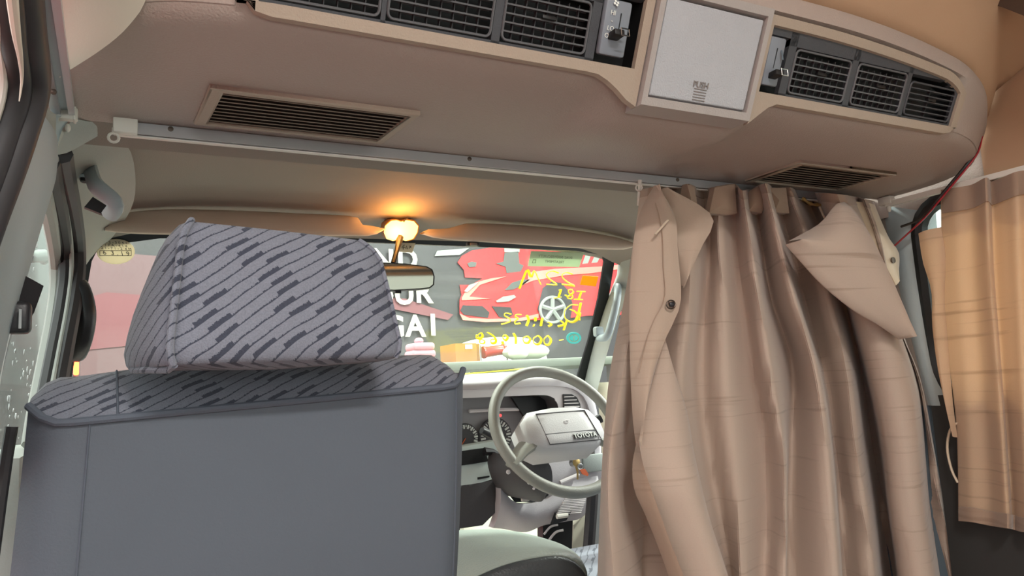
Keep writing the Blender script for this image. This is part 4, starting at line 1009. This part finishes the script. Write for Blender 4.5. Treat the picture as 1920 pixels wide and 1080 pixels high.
# papers lying on the dash shelf
p1 = MB().add([PZ(888, 706, .004), PZ(905, 709, .002), PZ(1000, 702, .004), PZ(985, 697, .006)], [(0, 1, 2, 3)])
def sheet(name, pts, m, label):
    o = MB().prism([Vector(p) for p in pts], (0, 0, .002)).build(name, m, smooth=False); tag(o, label, 'paper'); return o
ys = sheet('yellow_sheet', [(.84, 1.93, .040), (1.10, 1.92, .050), (1.13, 1.99, .054), (.87, 2.0, .044)], 'paper_yellow', 'bright yellow printed sheet lying on the dashboard shelf')
for k in range(5): MB().box((.97+.01*k, 1.94+.009*k, .0495+.0004*k), (.12, .003, .0012), Matrix.Rotation(-.04, 3, 'Y')).build('print_line', 'ink', ys)
sheet('white_sheet', [(.78, 1.95, -.008), (.88, 1.94, -.008), (.92, 2.02, -.008), (.80, 2.03, -.008)], 'paper_white', 'white paper sheet lying on the dashboard beside the yellow one')

# ================================================================== CURTAINS
YCUR = .965
def sheet_cols(cols, pos, nsub=7, nrow=44, thick=(0, .0025, 0)):
    # cols: list of (polyline of pixels, depth); pos(px,py,depth)->3-D. Smooth across and down.
    lines = [resample([pos(a, b, d) for a, b in c], nrow) for c, d in cols]
    rows = []
    for i in range(nrow):
        rows.append(resample([l[i] for l in lines], nsub*(len(lines)-1)+1))
    return MB().grid(rows, thick)
def ext(c):                                       # continue a column below the frame
    (x0, y0), (x1, y1) = c[-2], c[-1]; s = (x1-x0)/(y1-y0); return list(c)+[(x1+s*200*.8, y1+200), (x1+s*420*.7, y1+420)]
CC = [([(1203, 356), (1190, 450), (1172, 560), (1145, 700), (1133, 830), (1127, 950), (1122, 1080)], .03),
      ([(1222, 352), (1210, 450), (1195, 560), (1168, 700), (1146, 830), (1142, 950), (1150, 1080)], -.015),
      ([(1240, 352), (1240, 450), (1225, 560), (1200, 700), (1185, 830), (1195, 950), (1200, 1080)], .020),
      ([(1262, 352), (1262, 450), (1252, 560), (1222, 700), (1210, 830), (1222, 950), (1212, 1080)], .035),
      ([(1292, 346), (1296, 450), (1292, 560), (1275, 700), (1280, 830), (1300, 950), (1330, 1080)], -.008),
      ([(1316, 356), (1330, 450), (1322, 560), (1312, 700), (1325, 830), (1345, 950), (1370, 1080)], .022),
      ([(1345, 350), (1350, 450), (1355, 560), (1358, 700), (1372, 830), (1385, 950), (1392, 1080)], -.012),
      ([(1378, 346), (1382, 450), (1392, 560), (1412, 700), (1430, 800), (1438, 950), (1432, 1080)], .004),
      ([(1392, 358), (1408, 450), (1424, 560), (1446, 700), (1470, 850), (1474, 980), (1472, 1080)], -.036),
      ([(1412, 352), (1428, 450), (1446, 560), (1484, 680), (1484, 830), (1480, 950), (1480, 1080)], .018),
      ([(1436, 345), (1462, 450), (1490, 560), (1532, 700), (1550, 830), (1560, 950), (1570, 1080)], -.045),
      ([(1452, 352), (1478, 450), (1506, 560), (1546, 705), (1564, 830), (1574, 950), (1582, 1080)], .025),
      ([(1482, 352), (1518, 450), (1556, 560), (1592, 700), (1610, 860), (1628, 980), (1638, 1080)], -.018),
      ([(1500, 362), (1545, 450), (1578, 560), (1612, 700), (1630, 830), (1648, 950), (1662, 1080)], .060),
      ([(1520, 362), (1556, 450), (1586, 560), (1622, 700), (1648, 830), (1664, 950), (1682, 1080)], .050),
      ([(1540, 362), (1572, 450), (1596, 560), (1636, 700), (1662, 830), (1674, 950), (1692, 1080)], -.030),
      ([(1580, 366), (1615, 450), (1650, 560), (1696, 700), (1716, 790), (1728, 950), (1750, 1080)], -.055),
      ([(1606, 370), (1638, 450), (1670, 560), (1718, 700), (1732, 790), (1744, 950), (1764, 1080)], .000),
      ([(1622, 374), (1650, 450), (1682, 600), (1724, 710), (1746, 820), (1768, 955), (1792, 1080)], -.020),
      ([(1640, 378), (1662, 450), (1692, 620), (1730, 700), (1762, 840), (1792, 960), (1820, 1080)], .035)]
cu = empty('curtain', (1.15, YCUR, -.9), 'tan slub-weave curtain bunched in folds on the rail behind the driver', 'curtain')
sheet_cols([(ext(c), d) for c, d in CC], lambda a, b, d: PY(a, b, YCUR+1.6*d)).build('drape', 'curtain_cloth', cu, angle=80)
hl = [resample([PY(a, b, YCUR+1.6*d-.0035) for a, b in ext(c)], 44) for c, d in CC]
hrow = [resample([l[0]+(l[1]-l[0])*t+Vector((0, 0, .001)) for l in hl], 7*(len(hl)-1)+1) for t in (0, .33, .66, 1.0)]
MB().grid(hrow, (0, .002, 0)).build('heading', 'curtain_hem', cu, angle=80)  # darker band: doubled cloth, with shadow at the rail put into its tone
# pleat heads standing up at the rail
for pts in ([(1283, 372), (1288, 345), (1302, 352), (1308, 385), (1296, 400)], [(1340, 352), (1378, 345), (1382, 400), (1365, 402), (1330, 400)],
            [(1410, 358), (1431, 344), (1440, 372), (1428, 400), (1404, 395)], [(1440, 352), (1474, 352), (1480, 400), (1452, 398)]):
    a_ = pts; c0 = (sum(p[0] for p in pts)/len(pts), sum(p[1] for p in pts)/len(pts))
    q = [PY(a, b, .935) for a, b in pts]; cc = PY(*c0, .922); n = len(q)
    m = MB(); bk = [p+Vector((0, .012, 0)) for p in q]+[cc+Vector((0, .012, 0))]
    m.add(q+[cc]+bk, [(i, (i+1) % n, n) for i in range(n)]+[(n+1+(i+1) % n, n+1+i, n+1+n) for i in range(n)]+[(i, n+1+i, n+1+(i+1) % n, (i+1) % n) for i in range(n)])
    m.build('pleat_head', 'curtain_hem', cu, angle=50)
# turned-back leading edge with its hem, button and stitch line
A = [PY(*p, .925) for p in ((1228, 348), (1204, 392), (1190, 450), (1182, 560), (1183, 660), (1186, 740), (1190, 800), (1195, 835))]
B = [PY(*p, .905) for p in ((1232, 348), (1265, 404), (1271, 470), (1277, 560), (1262, 606), (1244, 645), (1220, 725), (1198, 835))]
fl_ = patch(A, B, 9, 26, (0, -.010, 0)).build('turned_edge', 'curtain_lining', cu, angle=70)
MB().tube(resample([PY(*p, .902) for p in ((1229, 380), (1241, 430), (1244, 500), (1246, 558), (1226, 600), (1212, 640), (1198, 700))], 24), .0009, 5).build('stitching', 'curtain_hem', fl_)
MB().tube([PY(1228, 440, .896), PY(1252, 413, .896)], .0028, 6, flat=.5).build('loop', 'strap_satin', fl_)
MB().tube([PY(1258+8*math.cos(a), 571+8*math.sin(a), .897) for a in [k*math.pi/8 for k in range(16)]], .0012, 6, closed=True).build('snap_ring', 'screw', fl_)
MB().lathe([(.0042, 0), (.0042, .003), (.002, .0045), (.0001, .0045)], PY(1258, 571, .901), (0, -1, 0), 12).build('snap_button', 'black_plastic', fl_)
A = [PY(*p, .93) for p in ((1240, 354), (1262, 400), (1272, 470), (1277, 535))]; B = [PY(*p, .918) for p in ((1252, 352), (1336, 406), (1312, 470), (1282, 540))]
patch(A, B, 6, 12, (0, -.006, 0)).build('turned_corner', 'curtain_lining', cu)
A = [PY(*p, .925) for p in ((1246, 640), (1222, 725), (1196, 830), (1188, 872), (1192, 920), (1212, 965), (1238, 1030), (1256, 1080), (1300, 1200))]
B = [PY(*p, .922) for p in ((1248, 638), (1266, 700), (1288, 770), (1302, 850), (1320, 930), (1334, 985), (1352, 1040), (1366, 1085), (1400, 1200))]
ff = patch(A, B, 12, 30, (0, -.045, 0), taper=True).build('turned_fold', 'curtain_cloth', cu, angle=80)
A = [PY(*p, .905) for p in ((1196, 828), (1188, 872), (1192, 920), (1212, 965), (1238, 1030), (1256, 1080), (1300, 1200))]
B = [PY(*p, .885) for p in ((1198, 828), (1206, 872), (1222, 920), (1238, 965), (1262, 1030), (1282, 1080), (1326, 1200))]
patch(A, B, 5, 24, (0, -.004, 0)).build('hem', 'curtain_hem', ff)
# big flopped-over corner on the right
A = [PY(*p, .852) for p in ((1475, 458), (1505, 492), (1545, 535), (1600, 580), (1650, 610), (1688, 636))]
B = [PY(*p, .872) for p in ((1480, 452), (1540, 418), (1582, 378), (1632, 440), (1668, 530), (1692, 630))]
patch(A, B, 12, 22, (0, -.030, 0)).build('flopped_corner', 'curtain_cloth', cu, angle=70)
# satin tie strap with its button
A = [PY(*p, .945) for p in ((1600, 378), (1618, 420), (1640, 462), (1662, 500), (1680, 535))]; B = [PY(*p, .95) for p in ((1640, 384), (1655, 420), (1668, 448), (1686, 476), (1684, 520))]
sst = patch(A, B, 5, 14, (0, -.006, 0)).build('tie_strap', 'strap_satin', cu)
MB().lathe([(.006, 0), (.006, .002), (.0001, .003)], PY(1674, 488, .940), (0, -1, 0), 14).build('strap_button', 'screw', sst)
MB().tube(resample([PY(1505, 372, .95), PY(1520, 382, .95), PY(1540, 384, .95), PY(1552, 380, .95)], 14), [.003+.0012*math.sin(k*2) for k in range(14)], 6).build('cord', 'brass', cu)
MB().tube([PY(1537, 388, .95), PY(1547, 412, .945)], [.005, .0035], 6, flat=.5).build('cord_end', 'strap_satin', cu)
MB().tube([PY(1200, 338, .968), PY(1199, 352, .968), PY(1196, 385, .97)], [.0035, .0025, .0015], 6).build('hook', 'white_plastic', cu)
MB().tube([PY(1198+6*math.cos(a), 352+6*math.sin(a), .966) for a in [k*math.pi/5 for k in range(10)]], .0014, 5, closed=True).build('hook', 'white_plastic', cu)

# right window curtain
XCUR = XR-.022
DD = [([(1764, 356), (1766, 500), (1775, 640), (1793, 800), (1797, 976)], .0),
      ([(1790, 352), (1794, 500), (1804, 640), (1815, 800), (1822, 978)], -.012),
      ([(1822, 346), (1826, 500), (1836, 640), (1848, 800), (1858, 985)], -.006),
      ([(1848, 333), (1855, 500), (1866, 640), (1878, 800), (1890, 990)], -.030),
      ([(1858, 340), (1864, 500), (1874, 640), (1886, 800), (1900, 992)], .006),
      ([(1880, 332), (1888, 500), (1896, 640), (1904, 800), (1914, 996)], -.008),
      ([(1905, 322), (1910, 500), (1916, 640), (1922, 800), (1930, 998)], -.020),
      ([(1930, 318), (1934, 500), (1940, 640), (1946, 800), (1954, 1002)], .004),
      ([(1970, 306), (1974, 500), (1980, 640), (1986, 800), (1994, 1006)], -.022),
      ([(2010, 296), (2014, 500), (2020, 640), (2026, 800), (2034, 1012)], .0),
      ([(2060, 284), (2064, 500), (2070, 640), (2076, 800), (2084, 1020)], -.022),
      ([(2130, 266), (2134, 500), (2140, 640), (2146, 800), (2154, 1034)], .0)]
c2 = empty('curtain', (XCUR, .6, -.33), 'short tan slub-weave curtain over the right side window', 'curtain')
sheet_cols(DD, lambda a, b, d: PX(a, b, XCUR+d), thick=(.0025, 0, 0)).build('drape', 'curtain_side', c2, angle=80)
hd = []
for (c, d) in DD: hd.append(c)
A = [PX(c[-1][0], c[-1][1]-26, XCUR+d-.004) for c, d in DD]; B = [PX(c[-1][0], c[-1][1]+1, XCUR+d-.004) for c, d in DD]
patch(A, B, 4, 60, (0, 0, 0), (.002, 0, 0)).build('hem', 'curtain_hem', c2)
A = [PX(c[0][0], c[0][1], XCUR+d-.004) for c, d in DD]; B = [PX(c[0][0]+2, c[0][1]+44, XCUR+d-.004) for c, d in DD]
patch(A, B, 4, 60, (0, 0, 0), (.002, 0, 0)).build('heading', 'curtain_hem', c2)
A = [PX(*p, XCUR-.012) for p in ((1722, 438), (1730, 490), (1746, 545), (1748, 610), (1758, 690), (1774, 760), (1790, 815))]
B = [PX(*p, XCUR-.006) for p in ((1764, 426), (1772, 480), (1770, 560), (1776, 640), (1782, 720), (1788, 780), (1794, 820))]
patch(A, B, 7, 20, (-.010, 0, 0), (.0025, 0, 0)).build('turned_edge', 'curtain_side', c2)
MB().tube(resample([PX(1797, 792, XCUR), PX(1782, 805, XCUR), PX(1776, 840, XCUR), PX(1784, 880, XCUR), PX(1796, 905, XCUR)], 16), .0022, 6).build('tie_loop', 'strap_satin', c2)
# loose wire pair from the cooler to the pillar
wi = empty('wire_pair', PX(1680, 458, XR-.03), 'red and black wire pair sagging from the cooler past the right curtain', 'wire')
wp_ = [(1842, 254), (1834, 285), (1815, 312), (1790, 342), (1760, 378), (1730, 412), (1700, 440), (1676, 462)]
wx = [XR-.01, XR-.03, XR-.045, XR-.055, XR-.06, XR-.05, XR-.04, XR-.025]
MB().tube(resample([PX(a, b, x) for (a, b), x in zip(wp_, wx)], 30), .0018, 6).build('red_wire', 'wire_red', wi)
MB().tube(resample([PX(a-3, b-3, x-.002) for (a, b), x in zip(wp_, wx)][:6]+[PX(1690, 425, XR-.04)], 30), .0026, 6).build('black_wire', 'wire_black', wi)

# ================================================================== OUTSIDE THE VAN
for (gx, gy, gz, en, rz, lb) in ((.2, 3.1, 2.1, 58.0, 0, 'added fill-light batten above the red banner side of the work table'), (2.2, 3.1, 2.1, 58.0, 0, 'added fill-light batten above the white chair'),
                             (3.0, 1.6, 1.5, 60.0, 1, 'added fill-light batten outside the driver door')):
    gl = empty('fill_light', (gx, gy, gz), lb, 'lamp', group='added fill lights'); sz = (.12, 1.2, .05) if rz else (1.2, .12, .05)  # out-of-view lights added to brighten the dash and front cabin
    MB().rbox((gx, gy, gz+.06), sz, .01, 2).build('batten', 'white_plastic', gl)
    gd = bpy.data.lights.new('tube', 'AREA'); gd.shape = 'RECTANGLE'; gd.size = sz[0]*.95; gd.size_y = sz[1]*.95; gd.energy = en; gd.color = (.93, 1.0, .90)
    go2 = bpy.data.objects.new('tube', gd); COL.objects.link(go2); place(go2, (gx, gy, gz+.02), gl)
    if rz: go2.rotation_euler = (0, .5, 0)
YB = 4.6
bn = empty('wall_banner', (1.6, YB, -1.78), 'dark printed wall banner with white letters and a red sports car', 'banner')
MB().box((2.4, YB+.03, .0), (6.0, .04, 3.5)).build('cloth', 'banner_dark', bn, smooth=False)
def bp(px, py, k=0): return PY(px, py, YB-.004-.006*k)
def flat(px, m, k, name='print'): MB().prism([bp(a, b, k) for a, b in px], (0, .003, 0)).build(name, m, bn, smooth=False)
flat([(866, 480), (884, 470), (935, 462), (1000, 462), (1160, 470), (1165, 520), (1100, 520), (1040, 505), (960, 512), (905, 522), (872, 520), (870, 506), (858, 492)], 'banner_red', 0)
flat([(876, 494), (884, 490), (894, 492), (892, 500), (880, 501)], 'banner_grey', 1)
flat([(946, 474), (972, 472), (974, 494), (982, 498), (976, 510), (950, 512), (948, 500), (930, 494), (944, 490)], 'banner_grey', 1)
flat([(945, 464), (975, 465), (974, 473), (946, 473)], 'banner_light', 1)
flat([(1098, 478), (1108, 479), (1100, 500), (1090, 500)], 'banner_light', 1); flat([(1114, 482), (1124, 484), (1116, 500), (1106, 500)], 'banner_light', 1)
flat([(862, 534), (900, 534), (900, 556), (866, 556)], 'banner_red', 0)
flat([(862, 562), (866, 552), (880, 536), (905, 522), (940, 514), (985, 508), (1040, 500), (1100, 494), (1165, 488), (1165, 590), (1100, 592), (1040, 600), (960, 600), (900, 600), (862, 590)], 'banner_red', 2, 'car_body')
flat([(866, 558), (872, 548), (886, 540), (898, 528), (920, 522), (950, 518), (900, 534), (880, 556), (920, 560), (866, 563)], 'banner_pale', 3)
flat([(870, 546), (880, 534), (898, 528), (890, 536), (876, 548)], 'banner_light', 4)
flat([(990, 511), (1040, 504), (1120, 500), (1165, 496), (1165, 504), (1110, 512), (1060, 516), (1000, 526), (970, 538), (990, 524)], 'banner_pale', 3)
flat([(946, 544), (960, 530), (978, 524), (994, 524), (980, 535), (962, 543)], 'banner_grey', 3)
flat([(930, 564), (944, 556), (964, 553), (968, 557), (954, 565), (932, 567)], 'banner_light', 4)
flat([(868, 572), (905, 574), (918, 586), (915, 596), (870, 590), (863, 582)], 'banner_shadow', 3)
flat([(922, 574), (958, 576), (962, 590), (950, 598), (936, 594)], 'banner_shadow', 3)
flat([(862, 588), (880, 596), (920, 598), (975, 596), (1010, 588), (1010, 596), (975, 602), (910, 604), (868, 600)], 'banner_pale', 3)
flat([(1018, 540), (1034, 528), (1052, 530), (1066, 545), (1074, 570), (1070, 596), (1050, 606), (1022, 600), (1008, 580)], 'banner_shadow', 4)
MB().tube([bp(1036+23*math.cos(a), 581+24*math.sin(a), 5) for a in [k*math.pi/12 for k in range(24)]], .011, 6, closed=True).build('car_wheel', 'banner_light', bn)
for a in (0, 72, 144, 216, 288):
    t = math.radians(a-90); MB().tube([bp(1036, 581, 5), bp(1036+21*math.cos(t), 581+22*math.sin(t), 5)], .016, 6).build('wheel_spoke', 'banner_light', bn)
flat([(120, 478), (200, 472), (320, 482), (420, 520), (440, 700), (120, 760)], 'reflection_mauve', 0)  # this patch and the next paint blurred red reflections in the windscreen
flat([(120, 570), (200, 548), (300, 556), (380, 590), (330, 640), (120, 660)], 'banner_red_dark', 1)
flat([(700, 556), (760, 560), (850, 590), (840, 600), (740, 580)], 'banner_red_dark', 0)
flat([(820, 470), (880, 465), (862, 478), (815, 480)], 'banner_light', 0)
for t, px, py, sz in (('N', 719, 489, .19), ('D', 764, 488, .19), ('O', 716, 556, .19), ('U', 758, 553, .19), ('R', 794, 550, .19), ('G', 739, 614, .19), ('A', 779, 613, .19), ('I', 812, 611, .19), ('N', 696, 616, .19), ('U', 686, 492, .19)):
    text_mb(t, bp(px, py, 2), (1, 0, -.02), (0, 0, 1), sz, .003, bold=.03).build('letter', 'banner_letters', bn, smooth=False)
# work table with things on it
TY = 3.25
tb = empty('work_table', (1.6, TY, -1.78), 'grey-green work table standing in front of the dark banner', 'table')
tz = PY(900, 680, TY).z
MB().rbox((1.35, TY+.15, tz-.02), (2.0, .7, .04), .01, 2).build('table_top', 'table_grey', tb)
for x in (.45, 2.25):
    for y in (TY-.12, TY+.42): MB().box((x, y, (tz-.04-1.78)/2), (.05, .05, 1.78+tz-.04)).build('leg', 'silver', tb, smooth=False)
cb = empty('cardboard_box', PY(880, 672, TY), 'small brown cardboard box standing on the work table', 'box')
b0 = PY(855, 676, TY); b1 = PY(893, 643, TY); b0.z = tz
w_ = b1.x-b0.x; h_ = b1.z-tz
MB().box((b0.x+w_/2, TY+.09, tz+h_/2), (w_, .18, h_)).build('carton', 'cardboard', cb, smooth=False)
MB().box((b0.x+w_+.012, TY+.10, tz+h_*.48), (.022, .17, h_*.96)).build('side_flap', 'cardboard_shaded', cb, smooth=False)
MB().box((b0.x+w_*.62, TY-.002, tz+h_*.82), (.035, .003, .02)).build('label_patch', 'paper_white', cb, smooth=False)
wc = PY(940, 680, TY+.3)
wv = empty('white_chair', (wc.x, TY+.75, -1.78), 'rounded white chair back rising behind the cardboard box', 'chair')
rows = []
o_ = [(836, 690), (846, 666), (868, 645), (905, 634), (950, 632), (985, 634), (1005, 648), (1018, 668), (1020, 700)]
tp = resample([PY(a, b, TY+1.0) for a, b in o_], 30)
rows = [[p, Vector((p.x, p.y-.05, p.z-.01)), Vector((lerp(p.x, wc.x+.25, .2), p.y-.09, lerp(p.z, -.5, .3))), Vector((lerp(p.x, wc.x+.25, .1), p.y-.09, -.9)), Vector((lerp(p.x, wc.x+.25, .1), p.y, -1.2))] for p in tp]
MB().grid(rows, (0, .06, 0)).build('backrest', 'white_cover', wv, angle=80)
MB().rbox((wc.x+.25, TY+.85, -1.25), (.9, .5, .20), .08, 3).build('seat', 'white_cover', wv)
for sx in (-.35, .35):
    for sy_ in (.65, 1.0): MB().tube([(wc.x+.25+sx, TY+sy_, -1.35), (wc.x+.25+sx*1.1, TY+sy_, -1.78)], .025, 8).build('leg', 'silver', wv)
rs_ = empty('cord_reel', PY(932, 660, TY), 'small red cord reel standing on the work table beside the box', 'reel')
c = PY(926, 658, TY+.05)
zb_ = tz
MB().lathe([(.030, -.06), (.030, -.05), (.026, -.045), (.024, .045), (.030, .05), (.030, .06)], c, (1, 0, .1), 16).build('spool', 'red_plastic', rs_)
for sx in (-.07, .07): MB().tube([c+Vector((sx, 0, .03)), c+Vector((sx, 0, -.02)), Vector((c.x+sx, c.y, tz))], .004, 6).build('stand', 'silver', rs_)
wb = empty('white_bag', PY(960, 680, TY-.05), 'shiny white plastic bag lying on the work table', 'bag')
m = MB()
c = PY(986, 668, TY+.02)
m.ball((c.x, c.y, tz+.045), (.125, .09, .044), 18, 10)
bg = m.build('sack', 'white_cover', wb)
MB().ball((PY(968, 664, TY-.02).x, TY-.04, tz+.035), (.05, .05, .03), 12, 8).build('sack_neck', 'white_cover', wb)
pk = empty('folded_cloths', PY(797, 684, TY-.02), 'stack of folded pink cloths on the work table', 'cloth')
for k in range(3):
    c = PY(797, 678-7*k, TY-.0); MB().rbox((c.x, TY+.06, tz+.018+.033*k), (.125-.008*k, .11, .034), .013, 3).build('cloth_fold', 'pink_cloth', pk)
MB().ball((PY(795, 656, TY).x, TY+.06, tz+.112), (.02, .03, .016), 10, 6).build('cloth_fold', 'pink_cloth', pk)
# red cars
def red_car(loc, rot, label):
    root = empty('parked_car', (0, 0, 0), label, 'car')
    prof = [(-.85, -2.0), (-.50, -2.05), (.02, -1.98), (.12, -1.2), (.55, -.75), (.62, .2), (.60, 1.2), (.10, 1.85), (-.45, 1.98), (-.85, 1.9)]
    def sec(w, inset):
        return [Vector((w*(1 if z < .15 else inset), y, z)) for z, y in prof]
    L_, R_ = sec(-.82, .80), sec(.82, .80)
    m = MB(); n = len(prof); m.add(L_+R_, [(i, (i+1) % n, n+(i+1) % n, n+i) for i in range(n)]+[tuple(range(n)), tuple(range(2*n-1, n-1, -1))])
    b = m.build('body', 'red_paint', root, angle=30); bv = b.modifiers.new('edge', 'BEVEL'); bv.width = .07; bv.segments = 3; bv.limit_method = 'ANGLE'
    for s_ in (-1, 1):
        MB().prism([(s_*.70, -.95, .20), (s_*.70, -.62, .52), (s_*.70, 1.05, .52), (s_*.70, 1.55, .20)], (s_*.06, 0, 0)).build('side_window', 'car_glass', root)
        for y in (-1.3, 1.25): MB().lathe([(.10, -.10), (.33, -.09), (.33, .09), (.20, .10)], (s_*.74, y, -.80), (1, 0, 0), 24).build('wheel', 'tyre', root)
        MB().rbox((s_*.62, -2.03, -.22), (.16, .08, .30), .02, 2).build('tail_light', 'red_plastic', root)
    MB().prism([(-.56, -1.16, .16), (.56, -1.16, .16), (.54, -.80, .52), (-.54, -.80, .52)], (0, -.05, .04)).build('rear_window', 'car_glass', root)
    root.location = loc; root.rotation_euler = (0, 0, rot); return root
red_car((-1.46, .1, -.64), 0.0, 'unseen red car added beside the open sliding door for its red bounce')  # car out of view, added to bounce red light onto the left side
rc_ = red_car((-.35, 5.9, -.64), 0.0, 'red parked car standing ahead on the passenger side')
tl = empty('marker_light', PY(142, 690, 2.9), 'narrow vertical red marker light glowing outside the windscreen post', 'light')
MB().rbox(PY(143, 682, 2.9), (.016, .012, .075), .005, 2).build('lens', 'tail_lamp', tl)
q = PY(142, 706, 2.9)
MB().tube([Vector((q.x, 2.915, q.z+.06)), Vector((q.x, 2.915, -1.78))], .012, 8).build('post', 'dash_dark', tl)
